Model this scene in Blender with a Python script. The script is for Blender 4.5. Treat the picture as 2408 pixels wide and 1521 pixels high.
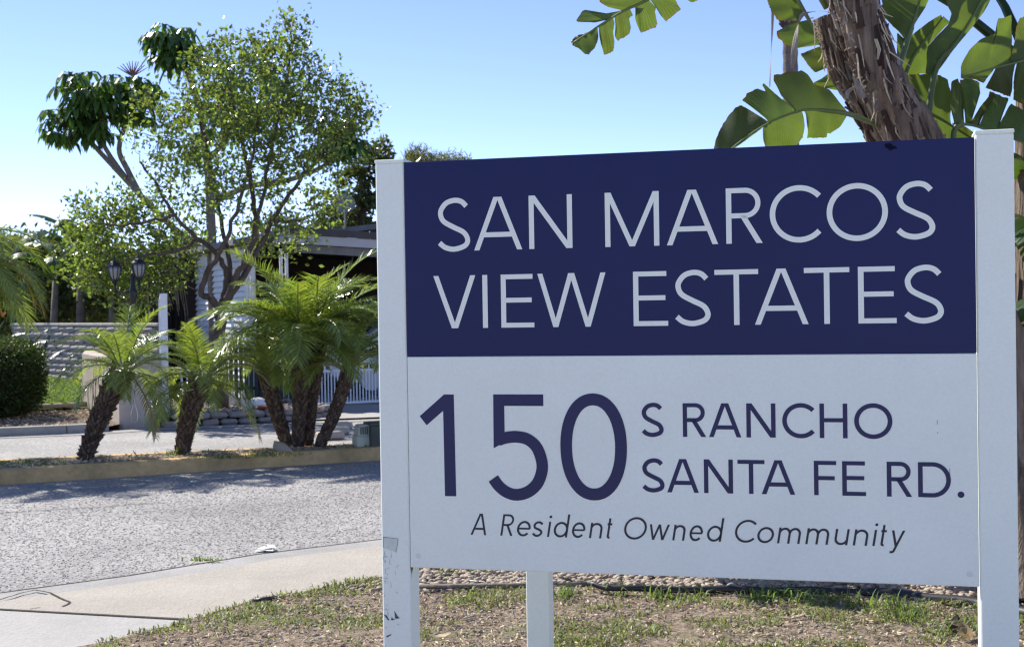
import bpy, math, random
import numpy as np
from mathutils import Vector, Matrix, Euler

for o in list(bpy.data.objects):
    bpy.data.objects.remove(o)
SC = bpy.context.scene
COL = SC.collection
R = math.radians
PI = math.pi

# ------------------------------------------------------------------ camera
FPX, CU, CV, EYE = 3200.0, 1204.0, 760.5, 1.5
PITCH, ROLL = 0.0123, -0.0156
fwd = Vector((0, math.cos(PITCH), -math.sin(PITCH)))
rt0 = Vector((1, 0, 0))
up0 = rt0.cross(fwd)
RT = rt0 * math.cos(ROLL) + up0 * math.sin(ROLL)
UP = up0 * math.cos(ROLL) - rt0 * math.sin(ROLL)
cam = bpy.data.cameras.new('camera')
cam.sensor_width = 36.0
cam.lens = FPX / 2408.0 * 36.0
cam.clip_start, cam.clip_end = 0.05, 2000
cam.dof.use_dof = True
cam.dof.focus_distance = 3.85
cam.dof.aperture_fstop = 13.0
camo = bpy.data.objects.new('camera', cam)
COL.objects.link(camo)
m3 = Matrix((RT, UP, -fwd)).transposed()
camo.matrix_world = Matrix.Translation((0, 0, EYE)) @ m3.to_4x4()
SC.camera = camo

# ------------------------------------------------------------------ light
SUN_EL, SUN_AZ = R(43), R(-47)          # azimuth measured from +Y towards +X
sdir = Vector((math.sin(SUN_AZ) * math.cos(SUN_EL), math.cos(SUN_AZ) * math.cos(SUN_EL), math.sin(SUN_EL)))
W = bpy.data.worlds.new('World')
SC.world = W
W.use_nodes = True
wn = W.node_tree
sky = wn.nodes.new('ShaderNodeTexSky')
sky.sky_type = 'NISHITA'
sky.sun_disc = False
sky.sun_elevation = SUN_EL
sky.sun_rotation = SUN_AZ
sky.altitude = 0
sky.air_density = 0.5
sky.dust_density = 0.0
sky.ozone_density = 1.5
bg = wn.nodes['Background']
bg.inputs['Strength'].default_value = 0.128
wb = wn.nodes.new('ShaderNodeMix')          # one white balance for the whole sky
wb.data_type = 'RGBA'; wb.blend_type = 'MULTIPLY'; wb.inputs[0].default_value = 1.0
wb.inputs[7].default_value = (0.99, 0.915, 1.06, 1)
wn.links.new(sky.outputs[0], wb.inputs[6])
wn.links.new(wb.outputs[2], bg.inputs['Color'])
sl = bpy.data.lights.new('sun', 'SUN')
sl.energy = 4.1
sl.angle = R(0.53)
sl.color = (1.0, 0.95, 0.87)
so = bpy.data.objects.new('sun', sl)
COL.objects.link(so)
so.rotation_euler = sdir.to_track_quat('Z', 'Y').to_euler()
so.location = (0, 0, 30)
SC.view_settings.view_transform = 'Standard'
SC.view_settings.look = 'None'
SC.view_settings.exposure = 0.95
SC.view_settings.gamma = 1.0
SC.view_settings.use_curve_mapping = False
SC.render.engine = 'CYCLES'
SC.cycles.max_bounces = 6
SC.cycles.transparent_max_bounces = 8
SC.cycles.use_denoising = True
SC.cycles.filter_width = 1.3

# ------------------------------------------------------------------ survey helpers
def at(u, v, d):
    """point at ground distance d along the sight line that the survey photo notes as (u, v)"""
    r = fwd + RT * ((u - CU) / FPX) - UP * ((v - CV) / FPX)
    p = r * (d / r.y)
    return Vector((p.x, p.y, p.z + EYE))

def gr(u, v, z=0.0):
    r = fwd + RT * ((u - CU) / FPX) - UP * ((v - CV) / FPX)
    p = r * ((z - EYE) / r.z)
    return Vector((p.x, p.y, z))

E1 = Vector((0.907, 0.42, 0)).normalized()      # direction of the street
E2 = Vector((-E1.y, E1.x, 0))                   # away from the street
ZUP = Vector((0, 0, 1))

# ------------------------------------------------------------------ object helpers
def tag(o, label=None, cat=None, group=None, kind=None):
    if label: o['label'] = label
    if cat: o['category'] = cat
    if group: o['group'] = group
    if kind: o['kind'] = kind
    return o

def thing(name, label, cat, loc=(0, 0, 0), group=None, rot=0.0):
    o = bpy.data.objects.new(name, None)
    COL.objects.link(o)
    o.empty_display_size = 0.2
    o.location = loc
    o.rotation_euler = (0, 0, rot)
    return tag(o, label, cat, group)

class MB:
    def __init__(s):
        s.v, s.f, s.uv = [], [], None
    def add(s, verts, faces):
        b = len(s.v)
        s.v.extend([tuple(p) for p in verts])
        s.f.extend([tuple(i + b for i in f) for f in faces])
    def box(s, c, sx, sy, sz, ax=None, ay=None, az=None, bev=0.0):
        """box centred at c with full sizes along the axes"""
        ax = Vector(ax or (1, 0, 0)); ay = Vector(ay or (0, 1, 0)); az = Vector(az or (0, 0, 1))
        c = Vector(c); hx, hy, hz = sx / 2, sy / 2, sz / 2
        if bev <= 0:
            vs = [c + ax * (i * hx) + ay * (j * hy) + az * (k * hz) for k in (-1, 1) for j in (-1, 1) for i in (-1, 1)]
            s.add(vs, [(0, 2, 3, 1), (4, 5, 7, 6), (0, 1, 5, 4), (2, 6, 7, 3), (0, 4, 6, 2), (1, 3, 7, 5)])
        else:
            vs, idx = [], {}
            for k in (-1, 1):
                for j in (-1, 1):
                    for i in (-1, 1):
                        for a in range(3):
                            d = [hx - bev, hy - bev, hz - bev]
                            d[a] += bev
                            idx[(i, j, k, a)] = len(vs)
                            vs.append(c + ax * (i * d[0]) + ay * (j * d[1]) + az * (k * d[2]))
            fs = []
            for sg in (-1, 1):
                q = [idx[(sg, -1, -1, 0)], idx[(sg, 1, -1, 0)], idx[(sg, 1, 1, 0)], idx[(sg, -1, 1, 0)]]
                fs.append(q if sg > 0 else q[::-1])
                q = [idx[(-1, sg, -1, 1)], idx[(1, sg, -1, 1)], idx[(1, sg, 1, 1)], idx[(-1, sg, 1, 1)]]
                fs.append(q[::-1] if sg > 0 else q)
                q = [idx[(-1, -1, sg, 2)], idx[(1, -1, sg, 2)], idx[(1, 1, sg, 2)], idx[(-1, 1, sg, 2)]]
                fs.append(q if sg > 0 else q[::-1])
            for a1 in (-1, 1):
                for a2 in (-1, 1):
                    fs.append([idx[(a1, a2, -1, 0)], idx[(a1, a2, 1, 0)], idx[(a1, a2, 1, 1)], idx[(a1, a2, -1, 1)]])
                    fs.append([idx[(a1, -1, a2, 0)], idx[(a1, 1, a2, 0)], idx[(a1, 1, a2, 2)], idx[(a1, -1, a2, 2)]])
                    fs.append([idx[(-1, a1, a2, 1)], idx[(1, a1, a2, 1)], idx[(1, a1, a2, 2)], idx[(-1, a1, a2, 2)]])
                    for a3 in (-1, 1):
                        fs.append([idx[(a1, a2, a3, 0)], idx[(a1, a2, a3, 1)], idx[(a1, a2, a3, 2)]])
            s.add(vs, fs)
    def tube(s, pts, rad, n=6, cap=True):
        pts = [Vector(p) for p in pts]
        if not hasattr(rad, '__len__'): rad = [rad] * len(pts)
        b = len(s.v)
        prev = None
        for i, p in enumerate(pts):
            t = (pts[min(i + 1, len(pts) - 1)] - pts[max(i - 1, 0)])
            t = t.normalized() if t.length > 1e-9 else ZUP
            if prev is None:
                a = t.cross(Vector((0.13, 1, 0.07)))
                if a.length < 0.2: a = t.cross(Vector((1, 0, 0)))
            else:
                a = prev - t * prev.dot(t)
            a.normalize(); prev = a
            bb = t.cross(a)
            for k in range(n):
                th = 2 * PI * k / n
                s.v.append(tuple(p + (a * math.cos(th) + bb * math.sin(th)) * rad[i]))
        for i in range(len(pts) - 1):
            for k in range(n):
                k2 = (k + 1) % n
                s.f.append((b + i * n + k, b + i * n + k2, b + (i + 1) * n + k2, b + (i + 1) * n + k))
        if cap:
            s.f.append(tuple(b + k for k in range(n))[::-1])
            s.f.append(tuple(b + (len(pts) - 1) * n + k for k in range(n)))
    def lathe(s, c, prof, n=12, az=None):
        """prof: list of (radius, height)"""
        c = Vector(c); b = len(s.v)
        for r, z in prof:
            for k in range(n):
                th = 2 * PI * k / n
                s.v.append((c.x + r * math.cos(th), c.y + r * math.sin(th), c.z + z))
        for i in range(len(prof) - 1):
            for k in range(n):
                k2 = (k + 1) % n
                s.f.append((b + i * n + k, b + i * n + k2, b + (i + 1) * n + k2, b + (i + 1) * n + k))
        s.f.append(tuple(b + k for k in range(n))[::-1])
        s.f.append(tuple(b + (len(prof) - 1) * n + k for k in range(n)))
    def prism(s, poly, off):
        """polygon (list of 3D points) extruded by the vector off"""
        n = len(poly); off = Vector(off)
        vs = [Vector(p) for p in poly] + [Vector(p) + off for p in poly]
        fs = [tuple(range(n))[::-1], tuple(range(n, 2 * n))]
        fs += [(i, (i + 1) % n, n + (i + 1) % n, n + i) for i in range(n)]
        s.add(vs, fs)
    def mesh(s, name, mat, smooth=False):
        me = bpy.data.meshes.new(name)
        me.from_pydata(s.v, [], s.f)
        if mat: me.materials.append(mat)
        if smooth: me.polygons.foreach_set('use_smooth', [True] * len(me.polygons))
        me.update()
        return me
    def build(s, name, mat, parent=None, smooth=False, kind=None):
        return put(name, s.mesh(name, mat, smooth), parent, kind)

def put(name, me, parent=None, kind=None):
    """link a mesh given in world coordinates; a parented one is moved into its parent's frame"""
    o = bpy.data.objects.new(name, me)
    COL.objects.link(o)
    if parent is not None:
        o.parent = parent
        o.matrix_parent_inverse = world_of(parent).inverted()
    if kind: o['kind'] = kind
    return o

def world_of(o):
    m = Matrix.LocRotScale(o.location, o.rotation_euler, o.scale)
    if o.parent is not None:
        m = world_of(o.parent) @ o.matrix_parent_inverse @ m
    return m

def npmesh(name, V, F, mat, smooth=False):
    """V (n,3) float array, F (m,k) int array with all faces of one size"""
    me = bpy.data.meshes.new(name)
    V = np.asarray(V, np.float32); F = np.asarray(F, np.int32)
    k = F.shape[1]
    me.vertices.add(len(V)); me.vertices.foreach_set('co', V.ravel())
    me.loops.add(F.size); me.loops.foreach_set('vertex_index', F.ravel())
    me.polygons.add(len(F))
    me.polygons.foreach_set('loop_start', np.arange(0, F.size, k, dtype=np.int32))
    try: me.polygons.foreach_set('loop_total', np.full(len(F), k, np.int32))
    except Exception: pass
    if smooth: me.polygons.foreach_set('use_smooth', np.ones(len(F), bool))
    me.materials.append(mat)
    me.update(calc_edges=True)
    me.validate()
    return me

# ------------------------------------------------------------------ materials
def mat(name, col, rough=0.6, spec=0.5, noise=None, bump=None, isl=0.0, hue=0.0, trans=0.0, tcol=None, metal=0.0, noise2=None, coat=0.0, stretch=None):
    """procedural Principled material. noise=(scale, amount) value mottling, noise2 = a second one,
    bump=(scale, strength), isl = brightness change from one mesh island to the next, trans = translucency"""
    m = bpy.data.materials.new(name)
    m.use_nodes = True
    nt = m.node_tree; N = nt.nodes; L = nt.links
    p = N['Principled BSDF']
    p.inputs['Roughness'].default_value = rough
    p.inputs['Specular IOR Level'].default_value = spec
    p.inputs['Metallic'].default_value = metal
    p.inputs['Coat Weight'].default_value = coat
    tc = N.new('ShaderNodeTexCoord'); OC = tc.outputs['Object']
    if stretch:
        mp = N.new('ShaderNodeMapping'); mp.inputs['Scale'].default_value = (1, 1, stretch)
        L.new(OC, mp.inputs['Vector']); OC = mp.outputs[0]
    rgb = N.new('ShaderNodeRGB'); rgb.outputs[0].default_value = (*col, 1)
    out = rgb.outputs[0]
    def vary(src, lo, hi, cur, h=None):
        mr = N.new('ShaderNodeMapRange')
        mr.inputs['To Min'].default_value = lo; mr.inputs['To Max'].default_value = hi
        L.new(src, mr.inputs['Value'])
        hs = N.new('ShaderNodeHueSaturation')
        L.new(cur, hs.inputs['Color']); L.new(mr.outputs[0], hs.inputs['Value'])
        if h:
            mh = N.new('ShaderNodeMapRange')
            mh.inputs['To Min'].default_value = 0.5 - h; mh.inputs['To Max'].default_value = 0.5 + h
            L.new(src, mh.inputs['Value']); L.new(mh.outputs[0], hs.inputs['Hue'])
        return hs.outputs[0]
    for nz in (noise, noise2):
        if nz:
            t = N.new('ShaderNodeTexNoise')
            t.inputs['Scale'].default_value = nz[0]; t.inputs['Detail'].default_value = 6
            t.inputs['Roughness'].default_value = 0.65
            L.new(OC, t.inputs['Vector'])
            st = N.new('ShaderNodeMapRange'); st.inputs['From Min'].default_value = 0.3; st.inputs['From Max'].default_value = 0.7
            L.new(t.outputs['Fac'], st.inputs['Value'])
            out = vary(st.outputs[0], 1 - nz[1], 1 + nz[1], out)
    if isl:
        g = N.new('ShaderNodeNewGeometry')
        out = vary(g.outputs['Random Per Island'], 1 - isl, 1 + isl, out, hue)
    L.new(out, p.inputs['Base Color'])
    if bump:
        t = N.new('ShaderNodeTexNoise'); t.inputs['Scale'].default_value = bump[0]; t.inputs['Detail'].default_value = 5
        L.new(OC, t.inputs['Vector'])
        b = N.new('ShaderNodeBump'); b.inputs['Strength'].default_value = bump[1]; b.inputs['Distance'].default_value = 0.02
        L.new(t.outputs['Fac'], b.inputs['Height']); L.new(b.outputs[0], p.inputs['Normal'])
    if trans:
        tr = N.new('ShaderNodeBsdfTranslucent')
        hs = N.new('ShaderNodeMix'); hs.data_type = 'RGBA'; hs.blend_type = 'MULTIPLY'; hs.inputs[0].default_value = 1
        L.new(out, hs.inputs[6]); hs.inputs[7].default_value = (*(tcol or (1.9, 1.7, 0.8)), 1)
        L.new(hs.outputs[2], tr.inputs['Color'])
        mx = N.new('ShaderNodeMixShader'); mx.inputs[0].default_value = trans
        L.new(p.outputs[0], mx.inputs[1]); L.new(tr.outputs[0], mx.inputs[2])
        L.new(mx.outputs[0], N['Material Output'].inputs['Surface'])
    return m

def asphalt_mat():
    m = bpy.data.materials.new('asphalt'); m.use_nodes = True
    nt = m.node_tree; N = nt.nodes; L = nt.links; p = N['Principled BSDF']
    tc = N.new('ShaderNodeTexCoord')
    vo = N.new('ShaderNodeTexVoronoi'); vo.inputs['Scale'].default_value = 70; vo.inputs['Randomness'].default_value = 1
    L.new(tc.outputs['Object'], vo.inputs['Vector'])
    n1 = N.new('ShaderNodeTexNoise'); n1.inputs['Scale'].default_value = 60; n1.inputs['Detail'].default_value = 4
    n2 = N.new('ShaderNodeTexNoise'); n2.inputs['Scale'].default_value = 0.7; n2.inputs['Detail'].default_value = 5
    for n in (n1, n2): L.new(tc.outputs['Object'], n.inputs['Vector'])
    sep = N.new('ShaderNodeSeparateColor'); L.new(vo.outputs['Color'], sep.inputs[0])
    ra = N.new('ShaderNodeValToRGB'); e = ra.color_ramp.elements
    e[0].position, e[0].color = 0.0, (0.20, 0.194, 0.188, 1)
    e[1].position, e[1].color = 1.0, (0.45, 0.432, 0.405, 1)
    x = e.new(0.55); x.color = (0.31, 0.298, 0.282, 1)
    L.new(sep.outputs[0], ra.inputs[0])
    mr = N.new('ShaderNodeMapRange'); mr.inputs['From Min'].default_value = .3; mr.inputs['From Max'].default_value = .7
    mr.inputs['To Min'].default_value = .78; mr.inputs['To Max'].default_value = 1.18
    L.new(n2.outputs['Fac'], mr.inputs['Value'])
    hs = N.new('ShaderNodeHueSaturation'); L.new(ra.outputs[0], hs.inputs['Color']); L.new(mr.outputs[0], hs.inputs['Value'])
    L.new(hs.outputs[0], p.inputs['Base Color'])
    p.inputs['Roughness'].default_value = .8; p.inputs['Specular IOR Level'].default_value = .25
    ad = N.new('ShaderNodeMath'); ad.operation = 'ADD'
    L.new(vo.outputs['Distance'], ad.inputs[0]); L.new(n1.outputs['Fac'], ad.inputs[1])
    b = N.new('ShaderNodeBump'); b.inputs['Strength'].default_value = .2; b.inputs['Distance'].default_value = .008
    L.new(ad.outputs[0], b.inputs['Height']); L.new(b.outputs[0], p.inputs['Normal'])
    return m

def turf_mat(name, dirt, dry, green, gscale, gthr):
    """soil with dry litter and green patches"""
    m = bpy.data.materials.new(name); m.use_nodes = True
    nt = m.node_tree; N = nt.nodes; L = nt.links; p = N['Principled BSDF']
    tc = N.new('ShaderNodeTexCoord')
    def nz(s, d=6):
        n = N.new('ShaderNodeTexNoise'); n.inputs['Scale'].default_value = s; n.inputs['Detail'].default_value = d
        n.inputs['Roughness'].default_value = .7
        L.new(tc.outputs['Object'], n.inputs['Vector']); return n.outputs['Fac']
    def mr(src, a, b):
        r = N.new('ShaderNodeMapRange'); r.inputs['From Min'].default_value = a; r.inputs['From Max'].default_value = b
        L.new(src, r.inputs['Value']); return r.outputs[0]
    def mx(f, a, b):
        x = N.new('ShaderNodeMix'); x.data_type = 'RGBA'
        L.new(f, x.inputs[0])
        for i, c in ((6, a), (7, b)):
            if isinstance(c, tuple): x.inputs[i].default_value = (*c, 1)
            else: L.new(c, x.inputs[i])
        return x.outputs[2]
    c = mx(mr(nz(38), .40, .62), dirt, dry)
    c = mx(mr(nz(gscale, 4), gthr, gthr + .12), c, green)
    L.new(c, p.inputs['Base Color']); p.inputs['Roughness'].default_value = .95; p.inputs['Specular IOR Level'].default_value = .15
    b = N.new('ShaderNodeBump'); b.inputs['Strength'].default_value = .8; b.inputs['Distance'].default_value = .03
    L.new(nz(45), b.inputs['Height']); L.new(b.outputs[0], p.inputs['Normal'])
    return m

def paddle_mat():
    """big leaf blade: fine ribs that run from the midrib to the edge (uv.x along the midrib, uv.y across)"""
    m = mat('paddle_leaf', (0.060, 0.092, 0.034), rough=.36, spec=.5, noise=(3.0, .28), trans=.42, tcol=(2.2, 2.0, .55), isl=.25, hue=.015)
    nt = m.node_tree; N = nt.nodes; L = nt.links
    uv = N.new('ShaderNodeUVMap')
    wv = N.new('ShaderNodeTexWave'); wv.wave_type = 'BANDS'; wv.bands_direction = 'X'
    wv.inputs['Scale'].default_value = 16; wv.inputs['Distortion'].default_value = 1.2; wv.inputs['Detail'].default_value = 2
    L.new(uv.outputs[0], wv.inputs['Vector'])
    b = N.new('ShaderNodeBump'); b.inputs['Strength'].default_value = .35; b.inputs['Distance'].default_value = .004
    L.new(wv.outputs['Fac'], b.inputs['Height']); L.new(b.outputs[0], N['Principled BSDF'].inputs['Normal'])
    # brown dry rim where the blade meets the air
    sp = N.new('ShaderNodeSeparateXYZ'); L.new(uv.outputs[0], sp.inputs[0])
    ns = N.new('ShaderNodeTexNoise'); ns.inputs['Scale'].default_value = 9; L.new(N['Texture Coordinate'].outputs['Object'], ns.inputs['Vector'])
    ad = N.new('ShaderNodeMath'); ad.operation = 'MULTIPLY_ADD'; ad.inputs[1].default_value = .12
    L.new(ns.outputs['Fac'], ad.inputs[0]); L.new(sp.outputs['Y'], ad.inputs[2])
    mr = N.new('ShaderNodeMapRange'); mr.inputs['From Min'].default_value = 1.03; mr.inputs['From Max'].default_value = 1.05
    L.new(ad.outputs[0], mr.inputs['Value'])
    p = N['Principled BSDF']
    src = p.inputs['Base Color'].links[0].from_socket
    wc = N.new('ShaderNodeMapRange'); wc.inputs['To Min'].default_value = .86; wc.inputs['To Max'].default_value = 1.12
    L.new(wv.outputs['Fac'], wc.inputs['Value'])
    hs = N.new('ShaderNodeHueSaturation'); L.new(src, hs.inputs['Color']); L.new(wc.outputs[0], hs.inputs['Value'])
    mx = N.new('ShaderNodeMix'); mx.data_type = 'RGBA'; L.new(mr.outputs[0], mx.inputs[0]); L.new(hs.outputs[0], mx.inputs[6])
    mx.inputs[7].default_value = (.12, .05, .015, 1)
    L.new(mx.outputs[2], p.inputs['Base Color'])
    for n in N:
        if n.type == 'MIX' and n.blend_type == 'MULTIPLY': L.new(mx.outputs[2], n.inputs[6])
    return m

M = {}
M['asphalt'] = asphalt_mat()
M['concrete'] = mat('concrete', (.385, .352, .298), .9, .2, (1.2, .11), (60, .35), noise2=(34, .10))
M['concrete_grey'] = mat('concrete_grey', (.385, .37, .345), .9, .2, (2.2, .10), (60, .25), noise2=(40, .09))
M['gutter'] = mat('gutter_concrete', (.34, .33, .31), .9, .2, (2.2, .16), (60, .3), noise2=(50, .12))
M['kerb'] = mat('tan_kerb_paint', (.54, .365, .165), .75, .3, (2.2, .26), (50, .35), noise2=(17, .16))
M['soil'] = turf_mat('island_soil', (.13, .095, .07), (.36, .28, .21), (.20, .16, .09), 1.3, .62)
M['bed'] = turf_mat('bed_soil', (.10, .075, .058), (.33, .26, .20), (.22, .17, .12), 1.3, .62)
M['lawn'] = turf_mat('patchy_turf', (.17, .122, .086), (.42, .335, .25), (.17, .18, .075), 1.5, .54)
M['far_lawn'] = turf_mat('green_lawn', (.09, .12, .03), (.16, .2, .06), (.13, .22, .05), 2.0, .35)
M['earth'] = mat('earth', (.20, .17, .12), 1, .1, (.3, .2))
M['gravel'] = mat('gravel_ground', (.30, .235, .18), .95, .2, (30, .35), (40, .8))
M['pebble'] = mat('pebbles', (.37, .305, .235), .8, .25, isl=.26, hue=.02)
M['pebble_dark'] = mat('grey_pebbles', (.30, .255, .215), .8, .3, isl=.45, hue=.02)
M['chip'] = mat('road_chip', (.405, .388, .358), .8, .25, isl=.45)
M['litter'] = mat('dry_litter', (.54, .44, .32), .9, .2, isl=.5, hue=.02, trans=.15, tcol=(1, 1, 1))
M['grass'] = mat('grass_blade', (.205, .235, .085), .5, .3, isl=.4, hue=.035, trans=.35, tcol=(1.5, 1.5, .8))
M['grass_bright'] = mat('lawn_blade', (.16, .215, .060), .5, .35, isl=.35, hue=.03, trans=.4, tcol=(1.5, 1.6, .8))
M['sign_white'] = mat('white_vinyl', (.855, .905, .80), .42, .4, (2.5, .03), noise2=(120, .04))
M['panel_white'] = mat('white_board', (.84, .885, .785), .42, .4, (3.0, .035), noise2=(120, .04))
M['navy'] = mat('navy_vinyl', (.0050, .0085, .078), .30, .30, (1.3, .10))
M['letter_white'] = mat('white_lettering', (.85, .89, .79), .45, .4, noise2=(40, .02))
M['letter_navy'] = mat('navy_lettering', (.007, .009, .075), .38, .45)
M['letter_slate'] = mat('slate_lettering', (.014, .020, .036), .4, .45)
M['scuff'] = mat('scuff_mark', (.09, .095, .105), .8, .2, (60, .4))
M['scuff_light'] = mat('tape_residue', (.66, .70, .62), .7, .2, (50, .1))
M['dirt_spot'] = mat('dark_smudge', (.006, .007, .02), .8, .1)
M['rust'] = mat('rust_streak', (.10, .06, .04), .9, .1, (40, .4))
M['screw'] = mat('white_screw_cap', (.76, .80, .71), .5, .4)
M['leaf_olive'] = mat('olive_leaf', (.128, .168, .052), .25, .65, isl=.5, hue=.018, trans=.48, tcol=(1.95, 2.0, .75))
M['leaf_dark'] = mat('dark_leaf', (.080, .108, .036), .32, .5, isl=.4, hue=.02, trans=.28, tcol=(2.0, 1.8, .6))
M['leaf_umb'] = mat('umbrella_leaf', (.060, .115, .030), .30, .5, isl=.3, hue=.015, trans=.30, tcol=(2.2, 2.2, .7))
M['leaf_wispy'] = mat('wispy_leaf', (.13, .15, .06), .5, .3, isl=.4, hue=.03, trans=.35)
M['bark'] = mat('grey_brown_bark', (.105, .080, .062), .9, .2, (14, .35), (40, .7), stretch=.3)
M['bark_pale'] = mat('pale_bark', (.20, .172, .14), .9, .2, (8, .3), (30, .6))
M['frond'] = mat('palm_leaflet', (.165, .225, .060), .22, .7, isl=.32, hue=.02, trans=.42, tcol=(2.0, 1.9, .6))
M['frond_dry'] = mat('dry_frond', (.30, .22, .12), .7, .2, isl=.3, trans=.3, tcol=(1.2, 1.1, .9))
M['frond_yellow'] = mat('yellowing_leaflet', (.20, .19, .035), .35, .5, isl=.3, hue=.02, trans=.45, tcol=(1.9, 1.7, .5))
M['rachis'] = mat('frond_stalk', (.19, .22, .07), .5, .4)
M['palm_trunk'] = mat('palm_trunk', (.075, .052, .040), .95, .1, (30, .4), (60, .9))
M['palm_stub'] = mat('palm_leaf_base', (.125, .088, .066), .9, .15, isl=.5, hue=.02)
M['paddle'] = paddle_mat()
M['petiole'] = mat('leaf_stalk', (.13, .17, .06), .45, .4, (6, .2))
M['sheath'] = mat('fibrous_sheath', (.158, .116, .090), .92, .15, (26, .5), (70, 1.0), isl=.45, hue=.015, noise2=(5, .3), stretch=.10)
M['sheath_grey'] = mat('dry_grey_sheath', (.27, .235, .205), .9, .15, (26, .35), (60, .8), isl=.4, stretch=.10)
M['sheath_tan'] = mat('tan_sheath', (.25, .175, .12), .9, .15, (26, .4), (60, .9), stretch=.10)
M['sheath_dark'] = mat('dark_sheath', (.075, .050, .040), .95, .1, (26, .5), (60, 1.0), stretch=.10)
M['fan_trunk'] = mat('fan_palm_trunk', (.17, .145, .13), .95, .1, (7, .3), (30, .9))
M['siding'] = mat('white_siding', (.72, .73, .74), .5, .4, (3, .06))
M['white_paint'] = mat('white_paint', (.78, .79, .80), .5, .4, (4, .04))
M['fascia'] = mat('grey_fascia', (.46, .46, .48), .6, .3, (4, .06))
M['roof'] = mat('grey_roofing', (.19, .185, .18), .85, .2, (5, .2), (40, .4))
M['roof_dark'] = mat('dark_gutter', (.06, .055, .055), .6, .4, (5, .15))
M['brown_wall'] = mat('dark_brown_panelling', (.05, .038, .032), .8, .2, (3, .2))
M['block'] = mat('slump_block', (.42, .375, .345), .95, .15, (6, .14), (35, .8), isl=.12)
M['mortar'] = mat('mortar', (.26, .24, .23), .95, .1, (20, .1))
M['stucco'] = mat('stucco', (.50, .44, .37), .95, .15, (2.5, .12), (70, .6), noise2=(18, .06))
M['stone'] = mat('planter_stone', (.27, .235, .205), .95, .15, (7, .25), (25, .8), isl=.2)
M['black_metal'] = mat('black_metal', (.012, .012, .013), .4, .5)
M['lamp_glass'] = mat('lamp_glass', (.30, .30, .30), .25, .5)
M['opening_dark'] = mat('dark_opening_sheet', (.010, .010, .011), .8, .2, (10, .3))  # shade of the opening by the house end, put into the colour
M['fence_green'] = mat('dark_green_paint', (.018, .035, .030), .6, .3, (8, .2))
M['plaster'] = mat('white_plaster', (.74, .73, .70), .7, .3, (12, .08))
M['box_green'] = mat('pale_green_plastic', (.50, .51, .40), .6, .3, (6, .1))
M['box_dark'] = mat('dark_green_box', (.09, .10, .075), .7, .3, (6, .15))
M['black_pipe'] = mat('black_pipe', (.020, .020, .022), .45, .5, (8, .3))
M['rope'] = mat('pale_rope', (.55, .54, .50), .8, .2)
M['wire'] = mat('galvanised_wire', (.55, .55, .55), .35, .5, metal=.8)
M['car_paint'] = mat('white_car_paint', (.68, .70, .73), .22, .5, coat=.6)
M['car_glass'] = mat('car_glass', (.02, .025, .03), .08, .6)
M['tyre'] = mat('tyre_rubber', (.02, .02, .02), .8, .2)
M['steel'] = mat('alloy', (.5, .5, .52), .35, .5, metal=.9)
M['red_lens'] = mat('red_lens', (.30, .02, .02), .2, .5)
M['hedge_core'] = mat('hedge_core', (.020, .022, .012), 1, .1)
M['hedge_leaf'] = mat('hedge_leaf', (.050, .085, .020), .45, .35, isl=.4, hue=.02, trans=.25)
M['paper'] = mat('white_paper', (.80, .80, .79), .7, .3)
M['dish'] = mat('grey_dish', (.24, .24, .245), .5, .4, (4, .1))
M['spike'] = mat('flower_spike', (.22, .11, .10), .7, .3)
M['orange_flower'] = mat('orange_flower', (.75, .26, .03), .6, .3)
M['crack'] = mat('crack_dark', (.07, .06, .05), 1, .1)
M['terracotta'] = mat('terracotta', (.32, .10, .05), .8, .2)

# ------------------------------------------------------------------ leaf clouds
RNG = np.random.default_rng(7)
def unit(a): return a / np.maximum(np.linalg.norm(a, axis=1, keepdims=True), 1e-9)

def leaf_mesh(name, P, D, ln, wd, material, fold=.25, rng=RNG, spread=1.0):
    """one folded diamond leaf per row of P, pointing along D"""
    n = len(P)
    D = unit(D)
    Nn = unit(rng.normal(size=(n, 3)) * spread + np.array([0, 0, .5]))
    S = unit(np.cross(D, Nn)); Nn = np.cross(S, D)
    ln = np.asarray(ln).reshape(-1, 1) * np.ones((n, 1)); wd = np.asarray(wd).reshape(-1, 1) * np.ones((n, 1))
    b = P; t = P + D * ln - Nn * ln * .12
    mid = P + D * ln * .45
    l = mid + S * wd * .5 + Nn * wd * fold; r = mid - S * wd * .5 + Nn * wd * fold
    V = np.stack([b, l, t, r], 1).reshape(-1, 3)
    i = np.arange(n)[:, None] * 4
    F = np.concatenate([i + np.array([[0, 2, 1]]), i + np.array([[0, 3, 2]])], 0)
    return npmesh(name, V, F, material)

def blade_mesh(name, P, h, w, lean, material, rng=RNG):
    """grass blades: a bent three-point strip each"""
    n = len(P)
    az = rng.uniform(0, 2 * PI, n); d = np.stack([np.cos(az), np.sin(az), np.zeros(n)], 1)
    s = np.stack([-np.sin(az), np.cos(az), np.zeros(n)], 1)
    h = np.asarray(h).reshape(-1, 1) * np.ones((n, 1)); ln = rng.uniform(.2, 1, (n, 1)) * lean * h
    up = np.array([[0, 0, 1.]])
    a, b = P - s * w / 2, P + s * w / 2
    m1, m2 = P + up * h * .6 + d * ln * .35 - s * w * .4, P + up * h * .6 + d * ln * .35 + s * w * .4
    t = P + up * h * (1 - .35 * ln / h) + d * ln
    V = np.stack([a, b, m2, m1, t], 1).reshape(-1, 3)
    i = np.arange(n)[:, None] * 5
    F = np.concatenate([i + np.array([[0, 1, 2]]), i + np.array([[0, 2, 3]]), i + np.array([[3, 2, 4]])], 0)
    return npmesh(name, V, F, material)

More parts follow.
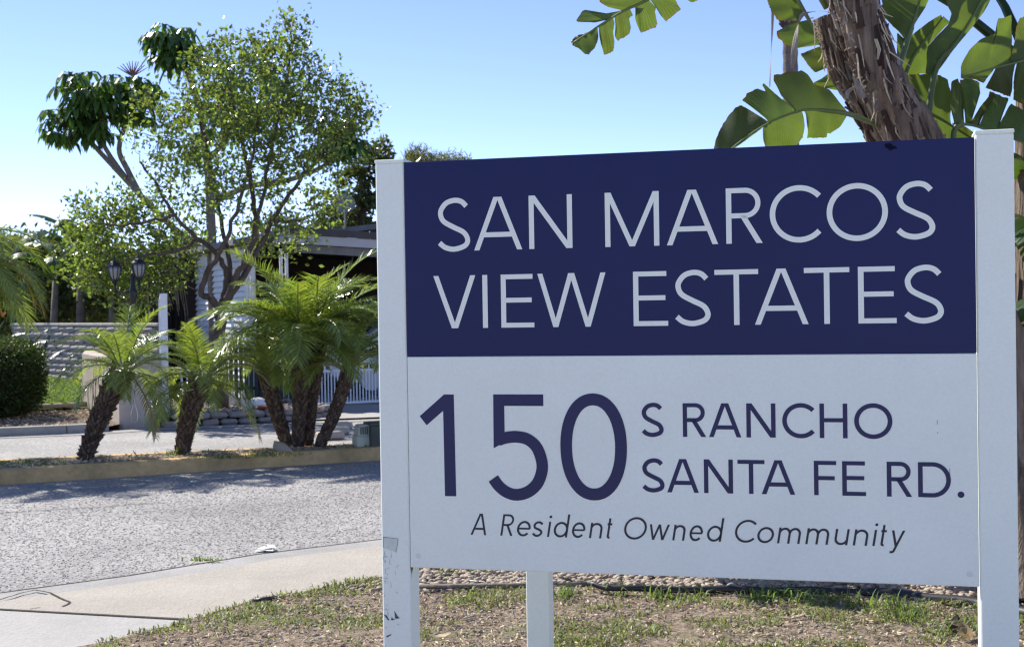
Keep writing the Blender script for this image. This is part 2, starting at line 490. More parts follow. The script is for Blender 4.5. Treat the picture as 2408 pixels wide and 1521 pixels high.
ICO = None
def pebble_mesh(name, P, rad, material, flat=.6, rng=RNG):
    global ICO
    if ICO is None:
        ph = (1 + 5 ** .5) / 2
        v = np.array([(-1, ph, 0), (1, ph, 0), (-1, -ph, 0), (1, -ph, 0), (0, -1, ph), (0, 1, ph), (0, -1, -ph), (0, 1, -ph), (ph, 0, -1), (ph, 0, 1), (-ph, 0, -1), (-ph, 0, 1)]) / (1 + ph * ph) ** .5
        f = np.array([(0, 11, 5), (0, 5, 1), (0, 1, 7), (0, 7, 10), (0, 10, 11), (1, 5, 9), (5, 11, 4), (11, 10, 2), (10, 7, 6), (7, 1, 8), (3, 9, 4), (3, 4, 2), (3, 2, 6), (3, 6, 8), (3, 8, 9), (4, 9, 5), (2, 4, 11), (6, 2, 10), (8, 6, 7), (9, 8, 1)])
        ICO = (v, f)
    v, f = ICO; n = len(P)
    az = rng.uniform(0, 2 * PI, n); c, s = np.cos(az), np.sin(az)
    sc = np.stack([rng.uniform(.8, 1.5, n), rng.uniform(.7, 1.1, n), rng.uniform(flat * .7, flat * 1.2, n)], 1) * np.asarray(rad).reshape(-1, 1)
    X = v[None] * sc[:, None, :] * (1 + rng.normal(0, .10, (n, 12, 1)))
    Y = np.empty_like(X)
    Y[..., 0] = X[..., 0] * c[:, None] - X[..., 1] * s[:, None]; Y[..., 1] = X[..., 0] * s[:, None] + X[..., 1] * c[:, None]
    tl = rng.normal(0, .3, (n, 1)); Y[..., 2] = X[..., 2] + tl * Y[..., 0]
    V = (Y + P[:, None, :]).reshape(-1, 3)
    F = (np.arange(n)[:, None, None] * 12 + f[None]).reshape(-1, 3)
    return npmesh(name, V, F, material, smooth=True)

def inpoly(P, poly):
    x, y = P[:, 0], P[:, 1]; r = np.zeros(len(P), bool); n = len(poly)
    for i in range(n):
        x1, y1 = poly[i][:2]; x2, y2 = poly[(i + 1) % n][:2]
        c = ((y1 > y) != (y2 > y)) & (x < (x2 - x1) * (y - y1) / ((y2 - y1) or 1e-12) + x1)
        r ^= c
    return r

def scatter(poly, n, rng=RNG):
    a = np.array([p[:2] for p in poly]); lo, hi = a.min(0), a.max(0)
    out = []
    k = 0
    while k < n:
        q = rng.uniform(lo, hi, (n * 2, 2)); q = q[inpoly(q, poly)]
        out.append(q); k += len(q)
    return np.concatenate(out)[:n]

def vnoise(x, y, s, seed=0):
    """cheap smooth value noise"""
    rg = np.random.default_rng(seed); T = rg.uniform(0, 1, (64, 64))
    x = np.asarray(x) * s + 17.3; y = np.asarray(y) * s + 9.1
    xi, yi = np.floor(x).astype(int), np.floor(y).astype(int); fx, fy = x - xi, y - yi
    fx = fx * fx * (3 - 2 * fx); fy = fy * fy * (3 - 2 * fy)
    g = lambda a, b: T[a % 64, b % 64]
    return (g(xi, yi) * (1 - fx) + g(xi + 1, yi) * fx) * (1 - fy) + (g(xi, yi + 1) * (1 - fx) + g(xi + 1, yi + 1) * fx) * fy

def sheet(name, poly, z, material, label=None, cat=None):
    mb = MB(); mb.add([(p[0], p[1], z) for p in poly], [tuple(range(len(poly)))])
    o = mb.build(name, material)
    import bmesh
    bm = bmesh.new(); bm.from_mesh(o.data)
    bmesh.ops.recalc_face_normals(bm, faces=bm.faces)
    for f in bm.faces:
        if f.normal.z < 0: f.normal_flip()
    bmesh.ops.triangulate(bm, faces=bm.faces); bm.to_mesh(o.data); bm.free()
    return tag(o, label, cat, None, 'structure')

# ------------------------------------------------------------------ THE GROUND
tag(sheet('ground', [(-400, -400), (400, -400), (400, 600), (-400, 600)], -.04, M['earth'], 'dry brown ground reaching out to the horizon', 'ground'))
near_gut = [(-30, -3.5), (-14, 1.6), (-8, 4.5), (-4.6, 6.25), (-2.78, 7.31), (-2.21, 7.73), (-1.6, 8.34), (-.9, 8.81), (0, 9.4), (2.5, 10.6), (6, 11.9), (14, 14.5), (30, 19)]
far_edge = [(30, 31), (12, 23.6), (5, 20.9), (-1.86, 18.18), (-3.15, 17.72), (-4.56, 17.25), (-5.27, 16.75), (-6.29, 16.45), (-14, 13.2), (-30, 6)]
sheet('road', near_gut + far_edge, 0.0, M['asphalt'], 'worn grey asphalt entrance road with coarse chippings', 'road')
def offset_line(line, d):
    out = []
    for i, p in enumerate(line):
        a = Vector(line[max(i - 1, 0)]); b = Vector(line[min(i + 1, len(line) - 1)])
        t = (b - a).normalized(); out.append((p[0] + t.y * d, p[1] - t.x * d))
    return out
gut_in = offset_line(near_gut, .26)
gutter = sheet('gutter', near_gut + gut_in[::-1], .004, M['gutter'], 'narrow grey concrete gutter strip along the near road edge', 'gutter')
lawn_edge = [(-12, -3.2), (-5.5, 2.3), (-3.0, 4.95), (-1.85, 6.10), (-1.62, 6.38), (-1.37, 6.92), (-1.10, 7.2), (-.77, 7.50), (-.50, 7.82), (0.6, 8.75), (3, 9.9), (6, 11.0), (14, 13.6), (30, 18)]
# pavement: two slabs with an open joint
jA, jB = (-2.75, 6.90), (-1.56, 6.56)
walk_far = gut_in
pav = thing('pavement', 'sunlit beige concrete pavement curving beside the patchy grass', 'pavement'); pav['kind'] = 'structure'
def slab(poly, z, material, th=.06):
    mb = MB(); mb.prism([(p[0], p[1], z - th) for p in poly], (0, 0, th))
    o = mb.build('slab', material, pav)
    import bmesh
    bm = bmesh.new(); bm.from_mesh(o.data); bmesh.ops.recalc_face_normals(bm, faces=bm.faces); bmesh.ops.triangulate(bm, faces=[f for f in bm.faces if len(f.verts) > 4]); bm.to_mesh(o.data); bm.free()
    return o
gi = lambda a, b: [p for p in gut_in if a <= p[0] <= b]
slabA = [jA] + gi(-2.75, 40) + [p for p in lawn_edge[::-1] if p[0] > -1.6] + [(-1.56, 6.56)]
slabB = [(-2.75, 6.885)] + [(-1.58, 6.545)] + [p for p in lawn_edge[::-1] if -1.9 < p[0] < -1.6][:2] + [p for p in lawn_edge[::-1] if p[0] <= -1.8] + [p for p in gut_in if p[0] < -2.75]
slab(slabA, .014, M['concrete'])
slab(slabB, .011, M['concrete_grey'])
# crack in the near slab
def ribbon(mb, pts, w, z):
    for a, b in zip(pts[:-1], pts[1:]):
        a, b = Vector((a[0], a[1], z)), Vector((b[0], b[1], z)); t = (b - a)
        s = Vector((-t.y, t.x, 0)).normalized() * w / 2
        mb.add([a - s, b - s, b + s, a + s], [(0, 1, 2, 3)])
crk = MB()
cp = [(-5, 1418), (45, 1402), (82, 1393), (118, 1400), (150, 1416), (163, 1421), (160, 1427), (146, 1432)]
for k in range(len(cp) - 1):
    a, b = gr(*cp[k]), gr(*cp[k + 1])
    ms = [a.lerp(b, t) + Vector((random.uniform(-.006, .006), random.uniform(-.006, .006), 0)) * (0 < t < 1) for t in (0, .25, .5, .75, 1)]
    ribbon(crk, ms, .015, .0165)
ribbon(crk, [gr(70, 1438), gr(95, 1434)], .007, .0165)
crk.build('crack', M['crack'], pav)
jm = MB(); ribbon(jm, [jA, (-2.2, 6.74), jB], .022, .0155); jm.build('joint', M['crack'], pav)
jm = MB()
ek = [(p[0], p[1]) for p in near_gut if -5 < p[0] < 3]
ribbon(jm, ek, .018, .006); tag(jm.build('road_edge_crack', M['crack']), 'dark ragged seam between asphalt and gutter', 'crack', None, 'structure')
# seam in the asphalt
sm = MB(); sp = [gr(-10, 1207), gr(130, 1198), gr(270, 1190), gr(395, 1182)]
ribbon(sm, [(p.x, p.y) for p in sp], .014, .005); tag(sm.build('road_seam', M['crack']), 'thin dark seam across the near lane', 'crack', None, 'structure')

q = scatter([(-9, 9.8)] + [(p[0] - .03, p[1] + .04) for p in near_gut if -8.5 < p[0] < 3] + [(2.6, 14.6), (.9, 14.3), (-1.36, 13.3), (-4.54, 11.85)], 60000)
P = np.column_stack([q, np.full(len(q), .0015)])
o = put('road_chippings', pebble_mesh('road_chippings', P, RNG.uniform(.003, .0085, len(P)), M['chip'], .28)); tag(o, 'coarse grey stone chippings standing proud of the worn asphalt', 'chippings', None, 'stuff')
# lawn: a gently mounded sheet
def relief(name, poly, z0, amp, step, material, label, cat, zf=None):
    a = np.array([p[:2] for p in poly]); lo, hi = a.min(0), a.max(0)
    import bmesh
    bm = bmesh.new()
    vs = [bm.verts.new((p[0], p[1], 0)) for p in poly]
    bm.faces.new(vs)
    for ax in (0, 1):
        n = int((hi[ax] - lo[ax]) / step)
        for k in range(1, n):
            co = [0, 0, 0]; co[ax] = lo[ax] + k * step; no = [0, 0, 0]; no[ax] = 1
            bmesh.ops.bisect_plane(bm, geom=bm.verts[:] + bm.edges[:] + bm.faces[:], plane_co=co, plane_no=no)
    for v in bm.verts:
        v.co.z = z0 + (vnoise(v.co.x, v.co.y, 1.1, 3) - .5) * amp + (vnoise(v.co.x, v.co.y, 6, 4) - .5) * amp * .5 + (zf(v.co.x, v.co.y) if zf else 0)
    bmesh.ops.recalc_face_normals(bm, faces=bm.faces)
    for f in bm.faces:
        if f.normal.z < 0: f.normal_flip()
    me = bpy.data.meshes.new(name); bm.to_mesh(me); bm.free(); me.materials.append(material)
    o = bpy.data.objects.new(name, me); COL.objects.link(o)
    return tag(o, label, cat, None, 'structure')
edging = [gr(u, v) for u, v in ((989, 1394), (1241, 1391), (1311, 1390), (1388, 1388), (1500, 1398), (1710, 1404), (1900, 1408), (2097, 1414), (2294, 1438), (2400, 1460), (2700, 1520))]
edl = [(p.x, p.y) for p in edging]
lawn_poly = [(p[0], p[1]) for p in lawn_edge if -5.4 < p[0] <= -.76] + [(-.62, 7.45)] + edl + [(8, 3.5), (8, 2.4), (-5.35, 2.4)]
gravel_poly = [(-.60, 7.5)] + [(p[0], p[1]) for p in lawn_edge if p[0] > -.6 and p[0] < 15] + [(14, 4.0), (8, 3.55)] + edl[::-1]
relief('lawn', lawn_poly, .02, .05, .25, M['lawn'], 'patchy grass verge with bare soil under the sign', 'lawn')
relief('gravel_bed', gravel_poly, .015, .04, .4, M['gravel'], 'bed of tan pebbles behind the black edging', 'gravel bed')
sheet('bounce_pavement', [(-5.40, 2.36), (14, 2.36), (24, -3.6), (-14, -4.2), (-11.9, -3.2)], .012, M['concrete'], 'unseen pale concrete pavement added on the viewer side to bounce light at the sign', 'pavement')  # unseen pavement, added to throw sunlight back onto the sign face
sheet('bounce_street', [(-80, -22), (80, -22), (80, -3.9), (-80, -4.4)], .0, M['concrete_grey'], 'unseen wide pale street added behind the viewer to bounce light', 'street')  # unseen street, laid pale so that it bounces light to the board
def lawn_z(x, y): return .02 + (vnoise(x, y, 1.1, 3) - .5) * .05 + (vnoise(x, y, 6, 4) - .5) * .025
vis_lawn = [(-2.2, 4.6), (-1.85, 6.10), (-1.62, 6.38), (-1.37, 6.92), (-1.10, 7.2), (-.77, 7.50), (-.62, 7.45)] + edl[:-1] + [(2.6, 4.6)]
# grass in tufts: density follows patches
q = scatter(vis_lawn, 42000)
dn = vnoise(q[:, 0], q[:, 1], 2.3, 11) * .6 + vnoise(q[:, 0], q[:, 1], 7.5, 12) * .55
edge_d = np.min([np.hypot(q[:, 0] - p[0], q[:, 1] - p[1]) for p in [(a[0] + (b[0] - a[0]) * t, a[1] + (b[1] - a[1]) * t) for a, b in zip(lawn_edge[2:8], lawn_edge[3:9]) for t in (0, .33, .66)]], axis=0)
dn += np.clip(.32 - edge_d, 0, .32) * 1.3
keep = RNG.uniform(0, 1, len(q)) < np.clip((dn - .52) * 3.2, .05, 1)
q = q[keep]; dn = dn[keep]
P = np.column_stack([q, lawn_z(q[:, 0], q[:, 1])])
put('grass', blade_mesh('grass', P, RNG.uniform(.010, .036, len(P)) * (.6 + dn * .7), .0075, 1.5, M['grass']))
tag(bpy.data.objects['grass'], 'short dry-green grass tufts growing through the bare soil', 'grass', None, 'stuff')
# longer tufts by the pipe
pts = []
for u, v, n in ((1450, 1406, 60), (1560, 1412, 90), (1640, 1416, 80), (1790, 1424, 120), (1840, 1420, 100), (1910, 1428, 90), (2010, 1440, 50), (2080, 1440, 80), (2150, 1455, 130), (2120, 1470, 90), (2240, 1500, 60), (1330, 1412, 90), (1050, 1365, 60), (1120, 1352, 90), (2290, 1480, 60)):
    n = int(n * .55); c = gr(u, v); pts.append(np.column_stack([RNG.normal(c.x, .05, n), RNG.normal(c.y, .05, n)]))
q = np.concatenate(pts); P = np.column_stack([q, lawn_z(q[:, 0], q[:, 1])])
o = put('grass_tufts', blade_mesh('grass_tufts', P, RNG.uniform(.025, .10, len(P)), .008, 1.5, M['grass_bright']))
tag(o, 'taller bright grass tufts along the black pipe', 'grass', None, 'stuff')
# dry litter and clods
q = scatter(vis_lawn, 21000); P = np.column_stack([q, lawn_z(q[:, 0], q[:, 1]) + .006])
D = RNG.normal(size=(len(P), 3)); D[:, 2] *= .25
o = put('dry_litter', leaf_mesh('dry_litter', P, D, RNG.uniform(.008, .045, len(P)), RNG.uniform(.004, .014, len(P)), M['litter'], .1))
tag(o, 'dry straw and wood chips strewn over the soil', 'litter', None, 'stuff')
q = scatter(vis_lawn, 3500); P = np.column_stack([q, lawn_z(q[:, 0], q[:, 1]) + .002])
o = put('soil_clods', pebble_mesh('soil_clods', P, RNG.uniform(.004, .014, len(P)), M['pebble_dark']))
tag(o, 'small brown soil clods and stones among the grass', 'soil clods', None, 'stuff')
# pebbles of the bed behind the edging
vis_gravel = [(-.7, 7.25), (-.50, 7.9), (0.3, 8.55), (1.2, 8.6), (3.6, 8.3), (3.0, 6.0)] + edl[:-1][::-1]
q = scatter(vis_gravel, 6500); P = np.column_stack([q, .02 + vnoise(q[:, 0], q[:, 1], 3, 5) * .03])
o = put('gravel', pebble_mesh('gravel', P, RNG.uniform(.010, .026, len(P)), M['pebble']))
tag(o, 'tan rounded pebbles covering the bed behind the sign', 'gravel', None, 'stuff')
q = scatter([(-.95, 7.15), (-.62, 7.6), (.2, 7.9), (.4, 7.3), (-.6, 7.05)], 500); P = np.column_stack([q, lawn_z(q[:, 0], q[:, 1]) + .008])
o = put('stray_pebbles', pebble_mesh('stray_pebbles', P, RNG.uniform(.008, .024, len(P)), M['pebble']))
tag(o, 'stray tan pebbles spilled onto the grass edge', 'gravel', None, 'stuff')

# edging strip and pipe
mb = MB(); mb.tube([Vector((p[0], p[1], .035)) for p in edl[:4]], .014, 6)
tag(mb.build('edging_strip', M['bark_pale'], smooth=True), 'thin weathered edging strip half buried in pebbles', 'edging')
pp = []
pl = [gr(1385, 1372, .06), gr(1436, 1383, .05)] + [Vector((p[0], p[1], .04)) for p in edl[5:]]
for a, b in zip(pl[:-1], pl[1:]):
    for t in (0, .25, .5, .75): pp.append(a.lerp(b, t))
mb = MB(); mb.tube([p + Vector((0, 0, .004 * math.sin(i * 1.7))) for i, p in enumerate(pp)], [.012 + min(i, 24) * .0009 for i in range(len(pp))], 10)
tag(mb.build('black_pipe', M['black_pipe'], smooth=True), 'long black plastic pipe edging lying between grass and pebbles', 'pipe')

# small loose things on the near ground
def dry_leaf(name, u, v, z, L, wd, rot, material, label, curl=.3):
    c = gr(u, v, z); mb = MB(); n = 6
    for i in range(n + 1):
        t = i / n; w = wd * math.sin(PI * min(max(t, .06), .96)) ** .8 * (1 if i % 2 else .8)
        x = (t - .5) * L; zz = curl * L * (t - .4) ** 2 + .004
        for s in (-1, 0, 1):
            y = s * w; h = zz + abs(s) * wd * .35
            mb.v.append((c.x + x * math.cos(rot) - y * math.sin(rot), c.y + x * math.sin(rot) + y * math.cos(rot), c.z + h))
    for i in range(n):
        for k in range(2):
            a = i * 3 + k; mb.f.append((a, a + 3, a + 4, a + 1))
    return tag(mb.build(name, material, smooth=True), label, 'dry leaf', 'dry leaves fallen on the grass')
dry_leaf('dry_leaf', 1040, 1500, .03, .09, .028, .5, M['litter'], 'pale curled dry leaf in the grass beside the left sign post')
dry_leaf('dry_leaf', 1860, 1455, .03, .14, .02, .1, M['litter'], 'long pale dry leaf lying below the centre of the sign')
dry_leaf('dry_leaf', 2245, 1478, .03, .12, .045, .9, M['bark'], 'dark brown curled dry leaf near the right sign post', .8)
dry_leaf('dry_leaf', 2272, 1500, .03, .13, .04, 1.5, M['frond_dry'], 'tan crumpled dry leaf close beside the right sign post', .9)
dry_leaf('dry_leaf', 2235, 1425, .03, .09, .03, .2, M['bark'], 'small brown dry leaf against the black pipe', .6)
dry_leaf('dry_leaf', 1110, 1368, .03, .16, .012, -.6, M['paper'], 'thin white straw-like leaf on the pebbles by the left post', .1)
mb = MB(); c = gr(628, 1294, .005); rg = random.Random(3)
for k in range(9):
    a = rg.uniform(0, PI); l = rg.uniform(.02, .055); p = c + Vector((rg.uniform(-.05, .06), rg.uniform(-.03, .03), .006 + .002 * k))
    d = Vector((math.cos(a), math.sin(a), rg.uniform(-.06, .06))) * l; s = Vector((-math.sin(a), math.cos(a), rg.uniform(-.08, .08))) * l * .5
    mb.add([p - d - s, p + d - s * .7, p + d * .9 + s, p - d * .8 + s * .9], [(0, 1, 2, 3)])
tag(mb.build('paper_scrap', M['paper']), 'crumpled white paper scrap lying at the road edge', 'litter')
P = np.array([[*gr(478, 1323)[:2], .012]] * 60) + RNG.normal(0, 1, (60, 3)) * [.06, .012, 0]
o = put('weed', blade_mesh('weed', P, RNG.uniform(.015, .04, 60), .008, 1.3, M['grass_bright'])); tag(o, 'small green weed sprouting in the gutter joint', 'weed', None, 'stuff')
mb = MB(); pc = [gr(598, 1411, .04), gr(615, 1409, .045), gr(632, 1406, .045), gr(650, 1404, .03)]
mb.tube(pc, .010, 6); tag(mb.build('edging_stick', M['black_pipe'], smooth=True), 'short dark edging piece along the grass and pavement edge', 'edging')

# ------------------------------------------------------------------ THE ISLAND
near_k = [(-16, 6.76), (-9, 9.95), (-4.54, 11.98), (-3.53, 12.44), (-2.47, 12.96), (-1.36, 13.46), (-.3, 13.95), (.55, 14.32)]
far_k = [(.55, 14.62), (-.3, 14.28), (-1.39, 13.98), (-3.0, 13.5), (-4.84, 12.94), (-9, 11.2), (-16, 8.2)]
nose = [(.72, 14.40), (.77, 14.49), (.70, 14.58)]
loop = near_k + nose + far_k
ins = []
for i, p in enumerate(loop):
    a = Vector(loop[i - 1]); b = Vector(loop[(i + 1) % len(loop)]); t = (b - a).normalized()
    ins.append((p[0] - t.y * .15, p[1] + t.x * .15))
mb = MB(); n = len(loop); KH = .13
prof = []
for p, qn in zip(loop, ins):
    d = Vector((qn[0] - p[0], qn[1] - p[1])) / .15
    prof.append([(p[0], p[1], -.01), (p[0] + d.x * .012, p[1] + d.y * .012, KH - .015), (p[0] + d.x * .03, p[1] + d.y * .03, KH), (qn[0], qn[1], KH), (qn[0], qn[1], .02)])
b0 = 0
for pr in prof: mb.v.extend(pr)
for i in range(n):
    j = (i + 1) % n
    for k in range(4): mb.f.append((i * 5 + k, j * 5 + k, j * 5 + k + 1, i * 5 + k + 1))
tag(mb.build('island_kerb', M['kerb']), 'tan painted kerb running round the planted island', 'kerb', None, 'structure')
relief('island_bed', ins, .10, .03, .35, M['soil'], 'brown soil strip inside the kerbed island', 'soil')
vis_isl = [p for p in ins if -6.5 < p[0]]
q = scatter(vis_isl, 2600); P = np.column_stack([q, np.full(len(q), .115)])
o = put('island_gravel', pebble_mesh('island_gravel', P, RNG.uniform(.008, .024, len(P)), M['pebble_dark'])); tag(o, 'grey and tan stones over the island soil', 'gravel', None, 'stuff')
q = scatter(vis_isl, 2600); P = np.column_stack([q, np.full(len(q), .125)]); D = RNG.normal(size=(len(P), 3)); D[:, 2] *= .3
o = put('island_litter', leaf_mesh('island_litter', P, D, RNG.uniform(.02, .08, len(P)), RNG.uniform(.006, .02, len(P)), M['litter'])); tag(o, 'dry leaflets lying on the island soil', 'litter', None, 'stuff')
g1 = [(-6.2, 11.4), (-4.35, 12.25), (-4.0, 12.55), (-4.55, 12.85), (-6.2, 12.2)]
q = scatter(g1, 2600); P = np.column_stack([q, np.full(len(q), .11)])
o = put('island_grass', blade_mesh('island_grass', P, RNG.uniform(.02, .05, len(P)), .009, 1, M['grass_bright'])); tag(o, 'small bright grass patch at the left end of the island', 'grass', None, 'stuff')
def weeds(name, u, v, n, sx, sy, h, label, material):
    c = gr(u, v, .12); P = np.column_stack([RNG.normal(c.x, sx, n), RNG.normal(c.y, sy, n), np.full(n, .115)])
    o = put(name, blade_mesh(name, P, RNG.uniform(h * .4, h, n), .011, 1.0, material)); return tag(o, label, 'weed', None, 'stuff')
weeds('weed_clump', 630, 1070, 110, .16, .06, .06, 'low dull weeds on the island beside the palm cluster', M['grass'])
weeds('weed_clump', 520, 1076, 90, .2, .05, .05, 'sparse low weeds to the right of the second palm', M['grass'])
weeds('weed_clump', 402, 1072, 26, .04, .03, .12, 'thin green sprout at the foot of the second palm', M['grass_bright'])
weeds('weed_clump', 835, 1050, 120, .18, .05, .05, 'yellowish weeds beside the green utility box', M['grass_bright'])
c = gr(665, 1062, .12); P = np.array([[c.x, c.y, .14]])
o = put('rock', pebble_mesh('rock', P, np.array([.11]), M['pebble'], .7)); tag(o, 'pale rounded rock beside the palm cluster trunks', 'rock')

# ------------------------------------------------------------------ FAR SIDE GROUND
far_in = [(p[0] - .13 * .4, p[1] + .35) for p in far_edge]
sheet('far_gutter', far_edge + far_in[::-1], .006, M['gutter'], 'pale concrete gutter along the far side of the road', 'gutter')
kb = MB(); kl = [(-14, 13.5), (-8, 16.05), (-6.29, 16.78), (-5.6, 17.02), (-5.15, 17.25)]
for a, b in zip(kl[:-1], kl[1:]):
    a3, b3 = Vector((*a, .05)), Vector((*b, .05)); t = (b3 - a3); L = t.length; t.normalize()
    kb.box((a3 + b3) / 2, L, .15, .12, t, Vector((-t.y, t.x, 0)))
tag(kb.build('far_kerb', M['gutter']), 'grey concrete kerb in front of the hedge bed', 'kerb', None, 'structure')
bed = [(-14, 13.55), (-8, 16.1), (-6.29, 16.83), (-5.15, 17.3), (-5.1, 17.6), (-6.3, 20.2), (-7.6, 19.6), (-9, 19.3), (-16, 17)]
relief('dirt_bed', bed, .07, .05, .4, M['bed'], 'bare brown dirt bed around the clipped hedge', 'dirt bed')
lz = lambda x, y: max(0, (y - 18.6)) * .024
relief('far_lawn', [(-16, 17.1), (-9, 19.4), (-7.6, 19.7), (-6.3, 20.3), (-5.9, 22.75), (-10.4, 28.45), (-16, 28.4)], .06, .03, .5, M['far_lawn'], 'bright green lawn in front of the block wall', 'lawn', lz)
q = scatter([(-9.5, 19.35), (-7.6, 19.75), (-6.35, 20.35), (-6.2, 23.0), (-9.9, 27.6), (-11, 25)], 30000); P = np.column_stack([q, .06 + np.maximum(0, q[:, 1] - 18.6) * .024])
o = put('lawn_grass', blade_mesh('lawn_grass', P, RNG.uniform(.03, .08, len(P)), .018, .8, M['grass_bright'])); tag(o, 'lush green lawn blades behind the stucco wall', 'grass', None, 'stuff')
mb = MB(); mb.tube([Vector((-7.75, 19.6, .14)), Vector((-7.0, 19.85, .15)), Vector((-6.35, 20.25, .15))], .035, 6)
tag(mb.build('lawn_edging', M['stucco'], smooth=True), 'pale edging between the far lawn and the dirt bed', 'edging')
q = scatter([(-7.6, 17.0), (-6.29, 16.9), (-5.2, 17.35), (-6.3, 20.1), (-7.4, 19.5)], 1500); P = np.column_stack([q, np.full(len(q), .09)]); D = RNG.normal(size=(len(P), 3)); D[:, 2] *= .2
o = put('bed_litter', leaf_mesh('bed_litter', P, D, RNG.uniform(.03, .11, len(P)), RNG.uniform(.01, .03, len(P)), M['litter'])); tag(o, 'fallen leaves over the dirt bed by the hedge', 'litter', None, 'stuff')
drv = [(-3.0, 18.15), (-1.86, 18.5), (5, 21.2), (12, 24), (9, 31), (-6.2, 26.5), (-4.2, 21.2)]
sheet('driveway', drv, .03, M['concrete_grey'], 'grey concrete driveway in front of the white gate', 'driveway')

# ------------------------------------------------------------------ THE SIGN
SA = -.2532
sx = Vector((math.cos(SA), math.sin(SA), 0)); sn = Vector((math.sin(SA), -math.cos(SA), 0))   # sn points at the viewer
S0 = Vector((-.3167, 4.0684, 1.9358 - 1.2107)); SW, SH = 1.62, 1.2107
def sp3(x, z, d=0.0): return S0 + sx * x + ZUP * z + sn * d
sign = thing('entrance_sign', 'large navy and white entrance sign board between white square posts', 'sign', (S0 + sx * .81).to_tuple()[:2] + (0,))
def plate(name, x0, x1, z0, z1, d0, d1, material, bev=0.002, label=None):
    mb = MB(); mb.box(sp3((x0 + x1) / 2, (z0 + z1) / 2, (d0 + d1) / 2), x1 - x0, abs(d1 - d0), z1 - z0, sx, sn, ZUP, bev)
    o = mb.build(name, material, sign)
    if label: o['label'] = label
    return o
ZB = .630
plate('lower_panel', .0015, SW - .0015, 0, ZB, -.02, 0, M['panel_white'], label='white lower half of the board')
plate('upper_panel', .0015, SW - .0015, ZB + .0005, SH, -.02, 0, M['navy'], label='navy upper half of the board')
PW, PD = .093, .093
def post(x0, x1, d_front, depth, ztop, lab):
    mb = MB(); h = S0.z + ztop
    mb.box(sp3((x0 + x1) / 2, ztop - h / 2, d_front - depth / 2), x1 - x0, depth, h, sx, sn, ZUP, .004)
    o = mb.build('post', M['sign_white'], sign); o['label'] = lab
    c = MB(); c.box(sp3((x0 + x1) / 2, ztop + .0045, d_front - depth / 2), x1 - x0 + .003, depth + .003, .011, sx, sn, ZUP, .002)
    c.build('post_cap', M['sign_white'], o)
    return o
pL = post(-.0895, -.0005, .001, .09, SH + .0, 'scuffed left post of the sign')
pR = post(SW + .0005, SW + .0985, .001, .098, SH + .008, 'clean right post of the sign')
# second board of the V shape and the rear post
pm = at(1270, 1440, 5.3)
rear_c = Vector((pm.x, pm.y, 0))
mb = MB(); hz = S0.z + SH; mb.box(rear_c + ZUP * hz / 2, .089, .089, hz, sx, sn, ZUP, .004)
rp = mb.build('post', M['sign_white'], sign); rp['label'] = 'rear post standing behind the board'
a3 = sp3(-.045, 0, -.095); b3 = Vector((rear_c.x, rear_c.y, S0.z)) - sx * .02 + sn * .05
t = (b3 - a3); t.z = 0; L = t.length; t.normalize(); nn = Vector((-t.y, t.x, 0))
mb = MB(); mb.box((a3 + b3) / 2 + ZUP * SH / 2, L, .02, SH, t, nn, ZUP, .002); mb.build('rear_panel', M['panel_white'], sign)
for x, z in ((.026, .034), (SW - .026, .034)):
    mb = MB(); n = 20
    ring = [(.0085, 0), (.0085, .0012), (.0062, .0022), (0.001, .0024)]
    for r_, h_ in ring:
        for k in range(n): mb.v.append(tuple(sp3(x + r_ * math.cos(2 * PI * k / n), z + r_ * math.sin(2 * PI * k / n), h_)))
    for i in range(3):
        for k in range(n): mb.f.append((i * n + k, i * n + (k + 1) % n, (i + 1) * n + (k + 1) % n, (i + 1) * n + k))
    mb.build('screw_cap', M['screw'], sign, smooth=False)

# ---- lettering: every letter is cut from strokes of even width
def stroke2(pts, w, closed=False):
    """polyline -> list of quads (mitred)"""
    P = [np.array(p, float) for p in pts]; n = len(P); Lf, Rt = [], []
    for i in range(n):
        a = P[i - 1] if (i > 0 or closed) else None; b = P[(i + 1) % n] if (i < n - 1 or closed) else None
        d1 = (P[i] - a) / np.linalg.norm(P[i] - a) if a is not None else None
        d2 = (b - P[i]) / np.linalg.norm(b - P[i]) if b is not None else None
        if d1 is None: d1 = d2
        if d2 is None: d2 = d1
        t = d1 + d2; t /= np.linalg.norm(t); nrm = np.array([-t[1], t[0]]); k = 1 / max(.5, abs(np.dot(nrm, np.array([-d1[1], d1[0]]))))
        Lf.append(P[i] + nrm * w / 2 * k); Rt.append(P[i] - nrm * w / 2 * k)
    return [[Lf[i], Rt[i], Rt[(i + 1) % n], Lf[(i + 1) % n]] for i in range(n if closed else n - 1)]
def ell(cx, cy, rx, ry, a0, a1, n=30, e=2.0):
    out = []
    for i in range(n + 1):
        a = R(a0 + (a1 - a0) * i / n); c, s = math.cos(a), math.sin(a)
        out.append((cx + rx * math.copysign(abs(c) ** (2 / e), c), cy + ry * math.copysign(abs(s) ** (2 / e), s)))
    return out
def cat(pts, n=7):
    out = []
    P = [np.array(p, float) for p in pts]
    for i in range(len(P) - 1):
        p0, p1, p2, p3 = P[max(i - 1, 0)], P[i], P[i + 1], P[min(i + 2, len(P) - 1)]
        for k in range(n):
            t = k / n; out.append(.5 * ((2 * p1) + (-p0 + p2) * t + (2 * p0 - 5 * p1 + 4 * p2 - p3) * t * t + (-p0 + 3 * p1 - 3 * p2 + p3) * t ** 3))
    out.append(P[-1]); return out
def diag(x0, y0, x1, y1, w):
    """slanted bar with level ends; x are the centres of the ends"""
    hw = w / 2 * math.hypot(x1 - x0, y1 - y0) / abs(y1 - y0)
    return [[(x0 - hw, y0), (x0 + hw, y0), (x1 + hw, y1), (x1 - hw, y1)]]
